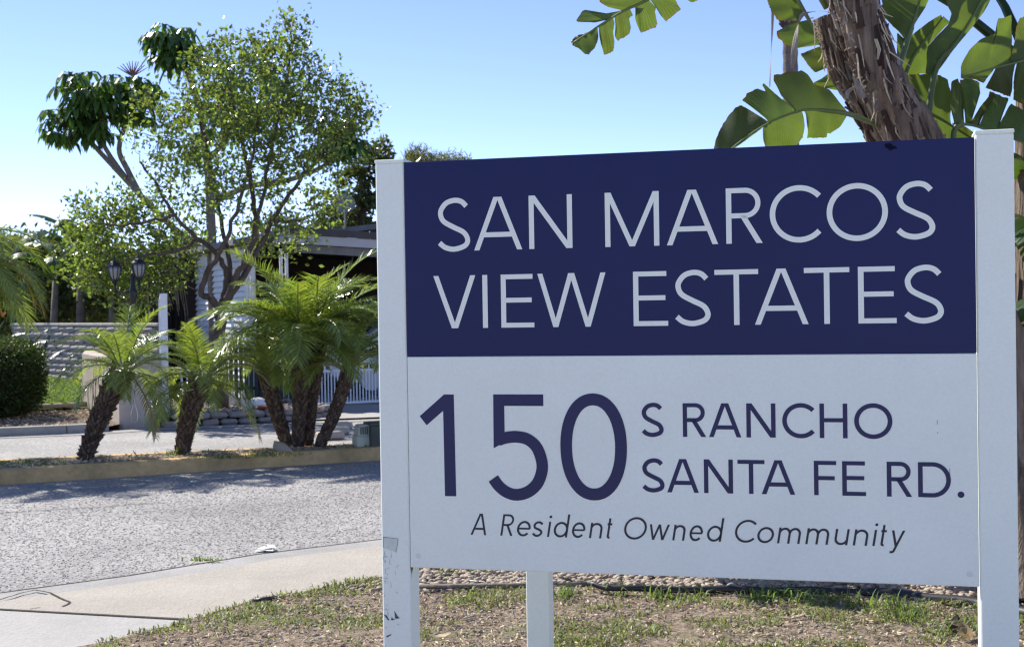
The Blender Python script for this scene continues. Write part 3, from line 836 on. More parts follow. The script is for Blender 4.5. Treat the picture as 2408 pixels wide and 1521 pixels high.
def rect(x0, y0, x1, y1): return [[(x0, y0), (x1, y0), (x1, y1), (x0, y1)]]
def glyph(ch, w, h, s, xh):
    """list of polygons in a box w x h; stroke s; xh = x-height for small letters"""
    q = []
    hs = s / 2
    if ch == 'A':
        k = s * .56; a = diag(k, 0, w / 2 - s * .28, h, s * .98) + diag(w - k, 0, w / 2 + s * .28, h, s * .98)
        y = .29 * h; f = y / h; xl = k + (w / 2 - k) * f; q = a + rect(xl, y - hs * .95, w - xl, y + hs * .95)
    elif ch == 'N': q = rect(0, 0, s, h) + rect(w - s, 0, w, h) + diag(s * .60, h, w - s * .60, 0, s * 1.0)
    elif ch == 'M': q = rect(0, 0, s, h) + rect(w - s, 0, w, h) + diag(s * .62, h, w / 2, 0, s * .95) + diag(w - s * .62, h, w / 2, 0, s * .95)
    elif ch == 'V': q = diag(s * .55, h, w / 2 - s * .12, 0, s * .98) + diag(w - s * .55, h, w / 2 + s * .12, 0, s * .98)
    elif ch == 'W':
        for x0, x1 in ((s * .55, w * .265), (w / 2 - s * .1, w * .265), (w / 2 + s * .1, w * .735), (w - s * .55, w * .735)): q += diag(x0, h, x1, 0, s * .95)
    elif ch == 'I': q = rect(0, 0, w, h)
    elif ch == 'E': q = rect(0, 0, s, h) + rect(s, 0, w, s * .92) + rect(s, h - s * .92, w * .965, h) + rect(s, h * .515 - hs * .92, w * .93, h * .515 + hs * .92)
    elif ch == 'F': q = rect(0, 0, s, h) + rect(s, h - s * .92, w, h) + rect(s, h * .5 - hs * .92, w * .93, h * .5 + hs * .92)
    elif ch == 'T': q = rect(w / 2 - hs, 0, w / 2 + hs, h - s * .92) + rect(0, h - s * .92, w, h)
    elif ch == 'H': q = rect(0, 0, s, h) + rect(w - s, 0, w, h) + rect(s, h * .52 - hs * .92, w - s, h * .52 + hs * .92)
    elif ch == 'R':
        yb, yt = h * .50, h - hs * .92; r = (yt - yb) / 2; xr = w * .955 - hs
        q = rect(0, 0, s, h) + stroke2([(s, yt), (xr - r, yt)] + ell(xr - r, yb + r, r, r, 90, -90, 18)[1:] + [(s, yb)], s * .93) + diag(w - s * .58, 0, w * .46, yb, s * .98)
    elif ch == 'D':
        yt = h - hs * .92; yb = hs * .92; r = (yt - yb) / 2; q = rect(0, 0, s, h) + stroke2([(s, yt)] + ell(w - hs - r * .98 if w - hs - r * .98 > s else s * 1.2, h / 2, min(r * .98, w - hs - s * 1.2), r, 90, -90, 26) + [(s, yb)], s * .96)
    elif ch == 'O': q = stroke2(ell(w / 2, h / 2, w / 2 - hs, h / 2 - hs + .012 * h, 0, 360, 56)[:-1], s, True)
    elif ch == 'o': q = stroke2(ell(w / 2, xh / 2, w / 2 - hs, xh / 2 - hs + .01 * xh, 0, 360, 40)[:-1], s, True)
    elif ch == 'C': rr = w * .585 - hs; q = stroke2(ell(w * .585, h / 2, rr, h / 2 - hs + .012 * h, 42, 318, 44), s)
    elif ch == 'S':
        pt = [(.885, .845), (.74, .935), (.53, .962), (.28, .915), (.12, .79), (.105, .68), (.20, .565), (.47, .462), (.78, .36), (.90, .255), (.905, .16), (.79, .085), (.50, .038), (.23, .075), (.055, .165)]
        e = s / 2
        q = stroke2(cat([(e + (w - 2 * e) * (x - .09) / .82 if True else 0, e - .012 * h + (h - 2 * e + .024 * h) * (y - .04) / .922) for x, y in pt], 5), s)
    elif ch == '.': q = [ell(w / 2, w / 2, w / 2, w / 2, 0, 360, 20)[:-1]]
    elif ch == '1':
        X = lambda a: (a - 318) / 217 * w; Y = lambda b: (843 - b) / 625 * h
        q = [[(X(466), Y(843)), (X(535), Y(843)), (X(530), Y(218)), (X(462), Y(225)), (X(463), Y(312))], [(X(318), Y(352)), (X(360), Y(408)), (X(530), Y(260)), (X(530), Y(218)), (X(470), Y(218))]]
    elif ch == '5':
        X = lambda a: (a - 733) / 373 * w; Y = lambda b: (843 - b) / 625 * h
        q = [[(X(773), Y(287)), (X(1082), Y(287)), (X(1082), Y(217)), (X(773), Y(217))], [(X(771), Y(545)), (X(841), Y(508)), (X(841), Y(287)), (X(773), Y(287))]]
        q += stroke2([(X(a), Y(b)) for a, b in cat([(800, 496), (850, 480), (915, 474), (985, 490), (1042, 545), (1070, 648), (1044, 745), (985, 804), (912, 826), (850, 812), (800, 775), (766, 729)], 4)], s)
    elif ch == '0': q = stroke2(ell(w / 2, h / 2, w / 2 - hs, h / 2 - hs + .012 * h, 0, 360, 64, 2.12)[:-1], s, True)
    # small letters
    elif ch == 'e':
        q = stroke2(ell(w / 2, xh / 2, w / 2 - hs, xh / 2 - hs + .01 * xh, 0, 318, 36), s) + rect(hs, xh * .5 - hs * .85, w - hs * .7, xh * .5 + hs * .85)
    elif ch == 's':
        q = stroke2(cat([(hs + (w - 2 * hs) * x, hs + (xh - 2 * hs) * y) for x, y in ((.97, .86), (.70, 1), (.35, .99), (.08, .82), (.15, .60), (.52, .49), (.88, .36), (.95, .16), (.65, 0), (.30, .0), (0, .16))], 4), s)
    elif ch == 'i': q = rect(0, 0, s, xh) + [ell(s / 2, h - s * .75, s * .66, s * .66, 0, 360, 12)[:-1]]
    elif ch == 'd': q = stroke2(ell(w / 2, xh / 2, w / 2 - hs, xh / 2 - hs + .01 * xh, 0, 360, 36)[:-1], s, True) + rect(w - s, 0, w, h * 1.06)
    elif ch == 'n':
        r = w / 2 - hs; q = rect(0, 0, s, xh) + stroke2(ell(w / 2, xh - hs - r * .95, r, r * .95, 165, 0, 16) + [(w - hs, 0)], s)
    elif ch == 'm':
        r = w / 4 - hs / 2; q = rect(0, 0, s, xh)
        for c in (hs + r, hs + 3 * r): q += stroke2(ell(c, xh - hs - r * 1.05, r, r * 1.05, 165, 0, 14) + [(c + r, 0)], s)
    elif ch == 'u':
        r = w / 2 - hs; q = rect(w - s, 0, w, xh) + stroke2([(hs, xh)] + ell(w / 2, hs + r * .95, r, r * .95, 180, 345, 16), s)
    elif ch == 't':
        x = w * .42; q = stroke2([(x, xh + (h - xh) * .75)] + [(x, hs + w * .3)] + ell(x + w * .28, hs + w * .28, w * .28, w * .28, 180, 290, 8), s) + rect(w * .05, xh - s * .95, w * .98, xh)
    elif ch == 'w':
        for x0, x1 in ((s * .55, w * .27), (w / 2, w * .27), (w / 2, w * .73), (w - s * .55, w * .73)): q += diag(x0, xh, x1, 0, s * .95)
    elif ch == 'y':
        q = diag(s * .55, xh, w * .48, 0, s) + diag(w - s * .55, xh, w * .34, -.33 * xh, s) + stroke2([(w * .36, -.29 * xh), (w * .26, -.36 * xh + hs * .2), (w * .08, -.345 * xh)], s)
    return q

def lettering(text, base, cap, sw, material, label, shear=0.0, xh=None):
    """text: list of (character, left, right) in metres on the board"""
    ln = bpy.data.objects.new('lettering', None); COL.objects.link(ln); ln.parent = sign
    ln.matrix_parent_inverse = world_of(sign).inverted(); ln.location = sp3(text[0][1], base)
    ln['label'] = label
    h = cap - base
    for ch, x0, x1 in text:
        small = ch.islower() and xh is not None
        top = (xh if small and ch not in 'dit' else h)
        low = -.33 * xh if ch == 'y' else 0
        w = (x1 - x0) - shear * (top - low)
        xs = x0 - shear * low
        if shear and ch in 'OCoes':
            w = (x1 - x0) - .10 * shear * top; xs = (x0 + x1) / 2 - w / 2 - shear * top / 2
        elif shear and ch in 'nmu':
            w = (x1 - x0) - .55 * shear * top; xs = x0 - (.25 * shear * top if ch == 'u' else 0)
        elif shear and ch == 'w':
            w = x1 - x0; xs = x0 - shear * top
        elif shear and ch == 'd':
            xs = x0 - shear * .35 * xh; w = x1 - xs - shear * 1.06 * h
        mb = MB()
        for k, poly in enumerate(glyph(ch, w, h, sw, xh or h)):
            d0 = .0006 + .00012 * (k % 60 if len(poly) == 4 and k < 3 else min(k, 3) + .0)
            pts = [(xs + p[0] + shear * p[1], base + p[1]) for p in poly]
            ar = sum(pts[i][0] * pts[(i + 1) % len(pts)][1] - pts[(i + 1) % len(pts)][0] * pts[i][1] for i in range(len(pts)))
            if ar < 0: pts = pts[::-1]
            mb.add([sp3(x, z, d0) for x, z in pts], [tuple(range(len(pts)))])
        mb.build('letter', material, ln)
    return ln
T1 = [('S', .1052, .2031), ('A', .2151, .3624), ('N', .3829, .5118), ('M', .6081, .7643), ('A', .7851, .931), ('R', .9535, 1.0545), ('C', 1.0745, 1.2122), ('O', 1.2292, 1.3925), ('S', 1.415, 1.5149)]
T2 = [('V', .0875, .2181), ('I', .2389, .2542), ('E', .2951, .3947), ('W', .4049, .6081), ('E', .687, .7863), ('S', .8075, .9061), ('T', .9188, 1.0405), ('A', 1.0294, 1.1773), ('T', 1.1656, 1.288), ('E', 1.3108, 1.4119), ('S', 1.4335, 1.5345)]
T3 = [('1', .0384, .1481), ('5', .2469, .4296), ('0', .4668, .6624)]
T4 = [('S', .7062, .7685), ('R', .8238, .8897), ('A', .8971, .9883), ('N', 1.0024, 1.083), ('C', 1.1016, 1.1883), ('H', 1.2031, 1.278), ('O', 1.2961, 1.3974)]
T5 = [('S', .7056, .7689), ('A', .7763, .8671), ('N', .8815, .963), ('T', .9761, 1.0509), ('A', 1.042, 1.1346), ('F', 1.1858, 1.2463), ('E', 1.262, 1.3254), ('R', 1.3808, 1.4471), ('D', 1.4629, 1.5484), ('.', 1.5652, 1.5826)]
T6 = [('A', .1901, .2489), ('R', .2816, .3289), ('e', .3327, .3743), ('s', .3792, .4118), ('i', .4226, .4352), ('d', .4425, .4932), ('e', .4974, .5372), ('n', .5472, .5872), ('t', .5953, .6204),
      ('O', .6507, .7168), ('w', .7252, .7833), ('n', .7888, .8267), ('e', .8386, .8765), ('d', .8872, .9376), ('C', .9666, 1.0237), ('o', 1.0284, 1.0747), ('m', 1.0825, 1.148), ('m', 1.1598, 1.2246), ('u', 1.2383, 1.2793), ('n', 1.2879, 1.3296), ('i', 1.3402, 1.3532), ('t', 1.3572, 1.3831), ('y', 1.383, 1.4282)]
lettering(T1, .9421, 1.0973, 0.0151, M['letter_white'], 'first line of thin white capitals on the navy half')
lettering(T2, .7140, .8694, 0.0151, M['letter_white'], 'second line of thin white capitals on the navy half')
lettering(T3, .2159, .5178, .0345, M['letter_navy'], 'large navy house number on the white half')
lettering(T4, .3982, .4938, .0123, M['letter_navy'], 'upper line of the street name in navy capitals')
lettering(T5, .2398, .3352, .0123, M['letter_navy'], 'lower line of the street name in navy capitals')
lettering(T6, .1030, .1662, .0061, M['letter_slate'], 'slanted dark line of small letters near the lower edge', .165, .0445)

# wear on the left post: a patch of tape residue, scratches, torn bits; rust on its inner side
rg = random.Random(5)
def scuff(pts, material=M['scuff'], d=.0022, par=pL, nm='scuff'):
    mb = MB(); ar = sum(pts[i][0] * pts[(i + 1) % len(pts)][1] - pts[(i + 1) % len(pts)][0] * pts[i][1] for i in range(len(pts)))
    if ar < 0: pts = pts[::-1]
    mb.add([sp3(x, z, d) for x, z in pts], [tuple(range(len(pts)))]); return mb.build(nm, material, par)
zc = .085
tp = [(-.083, zc + .004), (-.036, zc), (-.039, zc - .022), (-.043, zc - .041), (-.084, zc - .028)]
scuff(tp, M['scuff_light'], .0018, nm='tape_residue')
mb = MB()
for k in range(5):
    a, b = tp[k], tp[(k + 1) % 5]
    if k == 3: continue
    d = Vector((b[0] - a[0], b[1] - a[1])).normalized(); nn = Vector((-d.y, d.x)) * .0005
    mb.add([sp3(a[0] - nn.x, a[1] - nn.y, .0025), sp3(b[0] - nn.x, b[1] - nn.y, .0025), sp3(b[0] + nn.x, b[1] + nn.y, .0025), sp3(a[0] + nn.x, a[1] + nn.y, .0025)], [(0, 1, 2, 3)])
sc = MB()
def scr(x, z, dx, dz, w=.0009):
    n = Vector((-dz, dx)).normalized() * w / 2
    sc.add([sp3(x - n.x, z - n.y, .0026), sp3(x + dx - n.x * .3, z + dz - n.y * .3, .0026), sp3(x + dx + n.x * .3, z + dz + n.y * .3, .0026), sp3(x + n.x, z + n.y, .0026)], [(0, 1, 2, 3)])
for k in range(46):
    z = zc - .05 - abs(rg.gauss(0, .16)); x = -.086 + abs(rg.gauss(0, .012)) if rg.random() < .7 else rg.uniform(-.085, -.035)
    if rg.random() < .5: scr(x, z, rg.uniform(.001, .007), rg.uniform(-.003, .004), rg.uniform(.0006, .002))
    else: scr(x, z, rg.uniform(-.001, .001), rg.uniform(.004, .02), .0008)
sc.v += mb.v and []
b = len(sc.v); sc.v += mb.v; sc.f += [tuple(i + b for i in f) for f in mb.f]
sc.build('scratches', M['scuff'], pL)
z0 = -.148
for pts in ([(-.086, z0 + .004), (-.076, z0 + .001), (-.068, z0 - .013), (-.072, z0 - .014)], [(-.061, z0 - .002), (-.057, z0 - .008), (-.055, z0 - .012), (-.060, z0 - .013)], [(-.052, z0 + .016), (-.042, z0 + .001), (-.035, z0 - .006), (-.049, z0 - .008)], [(-.062, z0 - .008), (-.050, z0 - .0085), (-.050, z0 - .010), (-.063, z0 - .012)], [(-.079, z0 - .062), (-.064, z0 - .055), (-.062, z0 - .057), (-.077, z0 - .066)], [(-.055, z0 - .105), (-.033, z0 - .094), (-.032, z0 - .099), (-.052, z0 - .11)]):
    scuff(pts)
mb = MB()
for k in range(7):
    d = -.004 - k * .004; l = rg.uniform(.008, .05) * (1.2 if k < 3 else .4)
    p = [S0 + sx * .0004 + sn * (dd) + ZUP * zz for dd, zz in ((d, -.0005), (d - .003, -.0005), (d - .002, -.0005 - l), (d - .001, -.0005 - l))]
    mb.add(p, [(0, 1, 2, 3)])
mb.build('rust_streak', M['rust'], pL)
mb = MB()
for cx, cz, s in ((1.395, 1.197, .012), (1.41, 1.192, .008), (1.402, 1.188, .006)):
    n = 9; mb.add([sp3(cx + s * rg.uniform(.6, 1.2) * math.cos(2 * PI * k / n), cz + s * .8 * rg.uniform(.5, 1.1) * math.sin(2 * PI * k / n), .0006) for k in range(n)], [tuple(range(n))])
mb.build('dirt_spot', M['dirt_spot'], sign)
for x, z, l in ((1.545, .30, .02), (1.514, .437, .014), (1.515, .412, .006)):
    scuff([(x, z), (x + .0012, z + .001), (x + .001, z + l), (x, z + l * .9)], M['scuff'], .0006, sign, 'scuff')

# ------------------------------------------------------------------ PYGMY DATE PALMS
def frond_geo(L, el, droop, n, ll, rng, twist=0.0, vee=.35):
    """leaf along +X with its stalk; returns verts/faces of the leaflets and of the stalk"""
    T = []; p = Vector((0, 0, 0)); N = 16
    for i in range(N + 1):
        t = i / N; a = el - droop * t ** 1.3
        T.append((p.copy(), Vector((math.cos(a), 0, math.sin(a))), Vector((-math.sin(a), 0, math.cos(a)))))
        p = p + Vector((math.cos(a), math.sin(twist) * t * .5, math.sin(a))) * (L / N)
    def ev(t):
        x = t * N; i = min(int(x), N - 1); f = x - i
        return T[i][0].lerp(T[i + 1][0], f), T[i][1].lerp(T[i + 1][1], f).normalized(), T[i][2].lerp(T[i + 1][2], f).normalized()
    lv = MB()
    for k in range(n):
        t = .14 + .86 * k / (n - 1)
        pos, tg, nm = ev(t)
        prof = (min(1, (t - .08) / .25) ** .7) * (1 - .55 * max(0, t - .6) / .4)
        for sgn in (-1, 1):
            l = ll * prof * rng.uniform(.85, 1.12)
            f = .55 + .6 * t ** 2 + rng.uniform(-.1, .1)
            d = (tg * f + Vector((0, sgn, 0)) * (1.15 - .35 * t) + nm * (vee + rng.uniform(-.18, .18))).normalized()
            w = .0108 * rng.uniform(.8, 1.2)
            s = d.cross(nm + Vector((rng.uniform(-.4, .4), rng.uniform(-.4, .4), 0))).normalized() * w / 2
            g = Vector((0, 0, -1)) * l * rng.uniform(.14, .34)
            m = pos + d * l * .5 + g * .2; e = pos + d * l + g
            lv.add([pos - s * .6, pos + s * .6, m + s, m - s, e], [(0, 1, 2, 3), (3, 2, 4)])
    st = MB(); st.tube([x[0] for x in T], [.011 * (1 - .8 * i / N) + .0015 for i in range(N + 1)], 5)
    return lv, st
def frond_mesh(name, L, el, droop, n, ll, seed, m_leaf, twist=0.0, vee=.35):
    lv, st = frond_geo(L, el, droop, n, ll, random.Random(seed), twist, vee)
    b = len(lv.v); nf = len(lv.f)
    lv.v += st.v; lv.f += [tuple(i + b for i in f) for f in st.f]
    me = lv.mesh(name, m_leaf); me.materials.append(M['rachis'])
    mi = [0] * nf + [1] * len(st.f); me.polygons.foreach_set('material_index', mi)
    return me
FR = {}
ELS = (82, 66, 50, 34, 16, -4, -26)
for i, e in enumerate(ELS):
    for j in range(2):
        FR[(i, j)] = frond_mesh('frond', 1.0, R(e), R((62, 78, 88, 92, 88, 74, 52)[i]), 60, .265, 100 + i * 7 + j, M['frond'], (.25, -.25)[j], (.45, .4, .35, .3, .2, .1, 0)[i])
FRDRY = frond_mesh('frond', .8, R(-40), R(48), 24, .16, 300, M['frond_dry'])
FRYEL = frond_mesh('frond', 1.0, R(10), R(95), 44, .25, 301, M['frond_yellow'])
def palm(base, top, r0, r1, L, nfr, seed, label, bend=.0, mix=(1, 1, 1, 1, 1, 1, 1), extra=(), shaggy=0):
    rg = random.Random(seed); base, top = Vector(base), Vector(top)
    t = thing('date_palm', label, 'palm', base, 'pygmy date palms on the island')
    N = 14; side = (top - base).cross(Vector((0, 1, 0))).normalized()
    ax = [base.lerp(top, i / N) + side * bend * math.sin(PI * i / N) for i in range(N + 1)]
    ax[0] = ax[0] - ZUP * .06
    mb = MB(); rads = [(r0 * 1.12 if i == 0 else r0 + (r1 - r0) * (i / N) ** 1.2) * rg.uniform(.96, 1.04) for i in range(N + 1)]
    mb.tube(ax, rads, 12); mb.build('trunk', M['palm_trunk'], t, smooth=True)
    # pointed old leaf bases
    sb = MB(); H = (top - base).length; rows = int(H / .025)
    for i in range(rows):
        f = (i + .5) / rows; x = f * N; k = min(int(x), N - 1); c = ax[k].lerp(ax[k + 1], x - k); r = rads[k] * (1 - x + k) + rads[k + 1] * (x - k)
        ta = (ax[k + 1] - ax[k]).normalized(); a = ta.cross(Vector((0.3, 1, .1))).normalized(); b = ta.cross(a)
        n = max(8, int(2 * PI * r / .042))
        for j in range(n):
            th = 2 * PI * (j + .5 * (i % 2)) / n + rg.uniform(-.12, .12)
            o = a * math.cos(th) + b * math.sin(th); s = o.cross(ta)
            w, hh, ou = rg.uniform(.013, .021), rg.uniform(.022, .045), rg.uniform(.006, .020) * (1.0 + shaggy * rg.random())
            p = c + o * r * .96
            sb.add([p - s * w, p + s * w, p + ta * hh + s * w * .3 + o * ou, p + ta * hh - s * w * .3 + o * ou, p + ta * hh * 1.05 + o * 0, p - ta * hh * .2 + o * ou * .4], [(0, 5, 3), (5, 2, 3), (5, 1, 2), (1, 4, 2), (0, 3, 4), (2, 4, 3)])
        if shaggy and rg.random() < .5 * shaggy:
            th = rg.uniform(0, 2 * PI); o = a * math.cos(th) + b * math.sin(th); s = o.cross(ta) * .008
            p = c + o * r; e = p + o * rg.uniform(.03, .09) - ta * rg.uniform(-.03, .06); sb.add([p - s, p + s, e], [(0, 1, 2)])
    sb.build('leaf_base', M['palm_stub'], t, kind='stuff')
    cls = [i for i, m in enumerate(mix) for _ in range(m)]
    for k in range(nfr):
        i = cls[k % len(cls)]; az = k * 2.39996 + rg.uniform(-.3, .3)
        o = bpy.data.objects.new('frond', FR[(i, rg.randint(0, 1))]); COL.objects.link(o); o.parent = t
        s = L * rg.uniform(.82, 1.15)
        loc = top + Vector((math.cos(az), math.sin(az), 0)) * r1 * .5 + ZUP * rg.uniform(-.05, .04) - ZUP * (.05 if i > 4 else 0)
        o.matrix_parent_inverse = world_of(t).inverted()
        o.location = loc; o.rotation_euler = (rg.uniform(-.1, .1), rg.uniform(-.08, .08), az); o.scale = (s, s * .97, s)
    for me, az, s, dz in extra:
        o = bpy.data.objects.new('frond', me); COL.objects.link(o); o.parent = t; o.matrix_parent_inverse = world_of(t).inverted()
        o.location = top + Vector((math.cos(az), math.sin(az), 0)) * r1 * .6 + ZUP * dz; o.rotation_euler = (0, 0, az); o.scale = (s, s, s)
        o['label'] = 'dry brown hanging frond' if me is FRDRY else 'yellowing frond'
    return t
gp = lambda u, v: gr(u, v, .10)
b1 = gp(198, 1088); palm(b1, at(292, 868, b1.y + .1), .06, .105, .68, 28, 1, 'shaggy palm leaning right in front of the stucco wall, leftmost trunk on the island', .035, (1, 3, 3, 3, 2, 2, 0), [(FRDRY, -.6, .9, -.02)], 1.6)
b2 = gp(428, 1073); palm(b2, at(474, 888, b2.y + .05), .065, .115, .68, 30, 2, 'second palm from the left, short trunk leaning slightly right', .03, (1, 3, 3, 3, 2, 2, 1), [(FRYEL, 3.6, .6, 0)], .4)
bA = gp(680, 1056); palm(bA, at(626, 866, bA.y + .1), .058, .092, .64, 24, 3, 'outer left palm of the cluster, trunk leaning left', .02, (1, 3, 3, 3, 2, 0, 0))
bB = gp(698, 1056); palm(bB, at(704, 806, bB.y + .02), .056, .098, 1.04, 32, 4, 'tall upright palm in the cluster, left one of its two thick trunks', -.02, (1, 3, 6, 6, 4, 0, 0))
bC = gp(722, 1053); palm(bC, at(745, 806, bC.y + .14), .056, .100, 1.04, 30, 5, 'tall upright palm in the cluster, right one of its two thick trunks', .01, (1, 3, 6, 6, 4, 0, 0))
bD = gp(746, 1057); palm(bD, at(819, 868, bD.y), .052, .068, .76, 24, 6, 'slender outer right palm of the cluster, trunk leaning right', -.03, (1, 3, 3, 4, 2, 0, 0))
bE = Vector((-5.62, 13.1, .1)); palm(bE, bE + Vector((-.03, .15, 2.0)), .08, .13, 1.15, 34, 8, 'palm at the left edge with yellowing drooping fronds', .02, (0, 0, 0, 5, 6, 4, 1), [(FRYEL, -.1, 1.25, .0), (FRYEL, .35, 1.2, -.05), (FRYEL, -.45, 1.1, 0)])

# rope between the two left palms with a wire loop
mb = MB(); ra, rb = at(335, 926, b1.y + .1), at(455, 915, b2.y - .1)
mb.tube([ra.lerp(rb, i / 8) - ZUP * .02 * math.sin(PI * i / 8) for i in range(9)], .006, 6)
tag(mb.build('rope', M['rope'], smooth=True), 'pale rope tied between the two left palms', 'rope')
mb = MB(); c = at(312, 965, b1.y - .05)
mb.tube([c + Vector((.02, 0, .19)), c + Vector((.018, 0, .1)), c + Vector((.03, 0, .04)), c + Vector((.048, 0, -.03)), c + Vector((.045, 0, -.09)), c + Vector((.02, 0, -.115)), c + Vector((-.015, 0, -.09)), c + Vector((-.015, 0, -.03)), c + Vector((.005, 0, .04)), c + Vector((.012, 0, .1))], .006, 6)
tag(mb.build('wire_loop', M['wire'], smooth=True), 'bent wire loop hanging by the leftmost palm trunk', 'wire')

# ------------------------------------------------------------------ TREES
def tree(name, label, cat_, limbs, blobs, leafn, llen, lwid, m_leaf, m_bark, seed, twig_r=.012, group=None, style='leaf', nodes_extra=None, jit=.10):
    """limbs: list of (points, r0, r1); blobs: list of (centre, radii, twigs); every twig joins the nearest limb and carries leaves"""
    rg = np.random.default_rng(seed)
    base = limbs[0][0][0]
    t = thing(name, label, cat_, base, group)
    tr = MB(); pool = []
    for pts, r0, r1 in limbs:
        P = [np.array(p) for p in cat(pts, 5)]
        P = [p + rg.normal(0, .012, 3) for p in P]
        n = len(P); tr.tube([Vector(p) for p in P], [r0 + (r1 - r0) * i / (n - 1) for i in range(n)], 7)
        pool += P[n // 4:]
    tr.build('trunk', m_bark, t, smooth=True)
    br = MB(); LP, LD = [], []
    tg = []
    for c, r, n in blobs:
        c = np.array(c); r = np.array(r)
        d = unit(rg.normal(size=(n, 3))); rad = rg.uniform(.25, 1.0, (n, 1)) ** .5
        rad *= 1 + rg.normal(0, .08, (n, 1))
        tg.append(c + d * rad * r)
    tg = np.concatenate(tg); rg.shuffle(tg)
    pool = np.array(pool)
    ctr = np.mean(tg, 0)
    order = np.argsort(np.linalg.norm(tg - np.array(limbs[0][0][-1]), axis=1))
    cap = np.zeros((len(pool) + len(tg) * 4 + 10, 3)); cap[:len(pool)] = pool; k = len(pool)
    for i in order:
        p = tg[i]; dd = np.linalg.norm(cap[:k] - p, axis=1) + np.maximum(0, cap[:k, 2] - p[2]) * 1.2
        q = cap[np.argmin(dd)]; L = np.linalg.norm(p - q)
        if L < .03: continue
        m1 = q + (p - q) * .35 + rg.normal(0, .05, 3) * L + np.array([0, 0, .05 * L]); m2 = q + (p - q) * .7 + rg.normal(0, .05, 3) * L + np.array([0, 0, .06 * L])
        r = twig_r * min(1.6, .5 + L)
        br.tube([Vector(q), Vector(m1), Vector(m2), Vector(p)], [r, r * .75, r * .5, r * .22], 4, False)
        cap[k:k + 3] = (m1, m2, p); k += 3
        n = int(leafn * rg.uniform(.6, 1.4))
        s = rg.uniform(0, 1, n) ** .75
        segs = np.stack([q, m1, m2, p]); x = (.25 + .75 * s) * 3; j = np.minimum(x.astype(int), 2); f = (x - j)[:, None]
        pos = segs[j] * (1 - f) + segs[j + 1] * f + rg.normal(0, jit * .35, (n, 3))
        dr = unit((p - q)[None] * .9 / L + rg.normal(size=(n, 3)) * .8 + np.array([0, 0, .05]))
        LP.append(pos); LD.append(dr)
    br.build('branches', m_bark, t, smooth=True)
    LP = np.concatenate(LP); LD = np.concatenate(LD)
    sz = rg.uniform(.65, 1.25, len(LP))
    o = put('foliage', leaf_mesh('foliage', LP, LD, llen * sz, lwid * sz, m_leaf, .22, rg), t); o['kind'] = 'stuff'
    return t
def blob(u, v, ru, rv, Y, dY, n): return (at(u, v, Y), (ru / FPX * Y, dY, rv / FPX * Y), n)
Y0 = 18.9
A = lambda u, v, dy=0.0: at(u, v, Y0 + dy)
limbs = [([Vector((A(518, 760).x, Y0, .15)), A(517, 760), A(516, 725)], .085, .075),
         ([A(516, 728), A(496, 700, -.1), A(474, 688, -.1), A(488, 640, -.1), A(520, 590, -.2), A(556, 500, -.3), A(590, 380, -.3), A(612, 260, -.2)], .055, .016),
         ([A(518, 735), A(528, 680, .1), A(532, 640, .1), A(508, 596), A(462, 556, -.1), A(412, 506, -.2), A(372, 440, -.3), A(330, 380, -.3)], .05, .014),
         ([A(520, 730), A(540, 660, .2), A(534, 580, .3), A(512, 470, .4), A(490, 370, .4), A(470, 280, .4)], .045, .014),
         ([A(524, 725), A(560, 640), A(596, 560), A(596, 470, .1), A(572, 350, .2), A(548, 240, .2), A(530, 150, .2)], .055, .014),
         ([A(530, 715), A(584, 630, .1), A(640, 520, .2), A(694, 440, .3), A(750, 370, .3), A(800, 300, .3)], .052, .013),
         ([A(596, 560), A(618, 460), A(640, 340, -.1), A(668, 220, -.1), A(684, 110, -.1), A(684, 60, -.1)], .032, .009),
         ([A(470, 560), A(420, 590, -.2), A(350, 600, -.3), A(280, 620, -.3)], .03, .012),
         ([A(412, 506, -.2), A(350, 520, -.3), A(280, 530, -.4), A(200, 520, -.4)], .025, .010),
         ([A(640, 520, .2), A(700, 520, .4), A(760, 500, .4)], .025, .010)]
blobs = [blob(600, 210, 190, 105, Y0, 1.0, 255), blob(680, 110, 55, 70, Y0, .4, 40), blob(680, 60, 22, 26, Y0, .2, 9), blob(770, 250, 100, 70, Y0, .8, 96), blob(560, 130, 110, 55, Y0, .7, 72),
         blob(500, 300, 140, 120, Y0, .9, 120), blob(700, 350, 130, 70, Y0, .8, 96), blob(620, 400, 130, 70, Y0, .8, 66), blob(830, 270, 50, 55, Y0, .5, 31),
         blob(330, 570, 150, 110, Y0 + .5, .7, 229), blob(260, 500, 80, 60, Y0 + .4, .6, 59), blob(200, 600, 60, 90, Y0 + .4, .6, 72), blob(350, 290, 50, 90, Y0, .5, 35), blob(300, 670, 110, 60, Y0 + .5, .5, 83), blob(185, 480, 26, 40, Y0 - .4, .3, 10),
         blob(430, 430, 110, 90, Y0, .8, 72), blob(400, 640, 70, 60, Y0 + .4, .4, 25), blob(650, 560, 110, 45, Y0 + .3, .5, 47), blob(760, 480, 60, 60, Y0 + .4, .5, 31), blob(560, 480, 130, 70, Y0, .8, 35)]
tree('leafy_tree', 'large multi-stemmed olive-green tree with small shiny leaves rising behind the palms', 'tree', limbs, blobs, 11, .080, .046, M['leaf_olive'], M['bark'], 21, twig_r=.009, jit=.26)

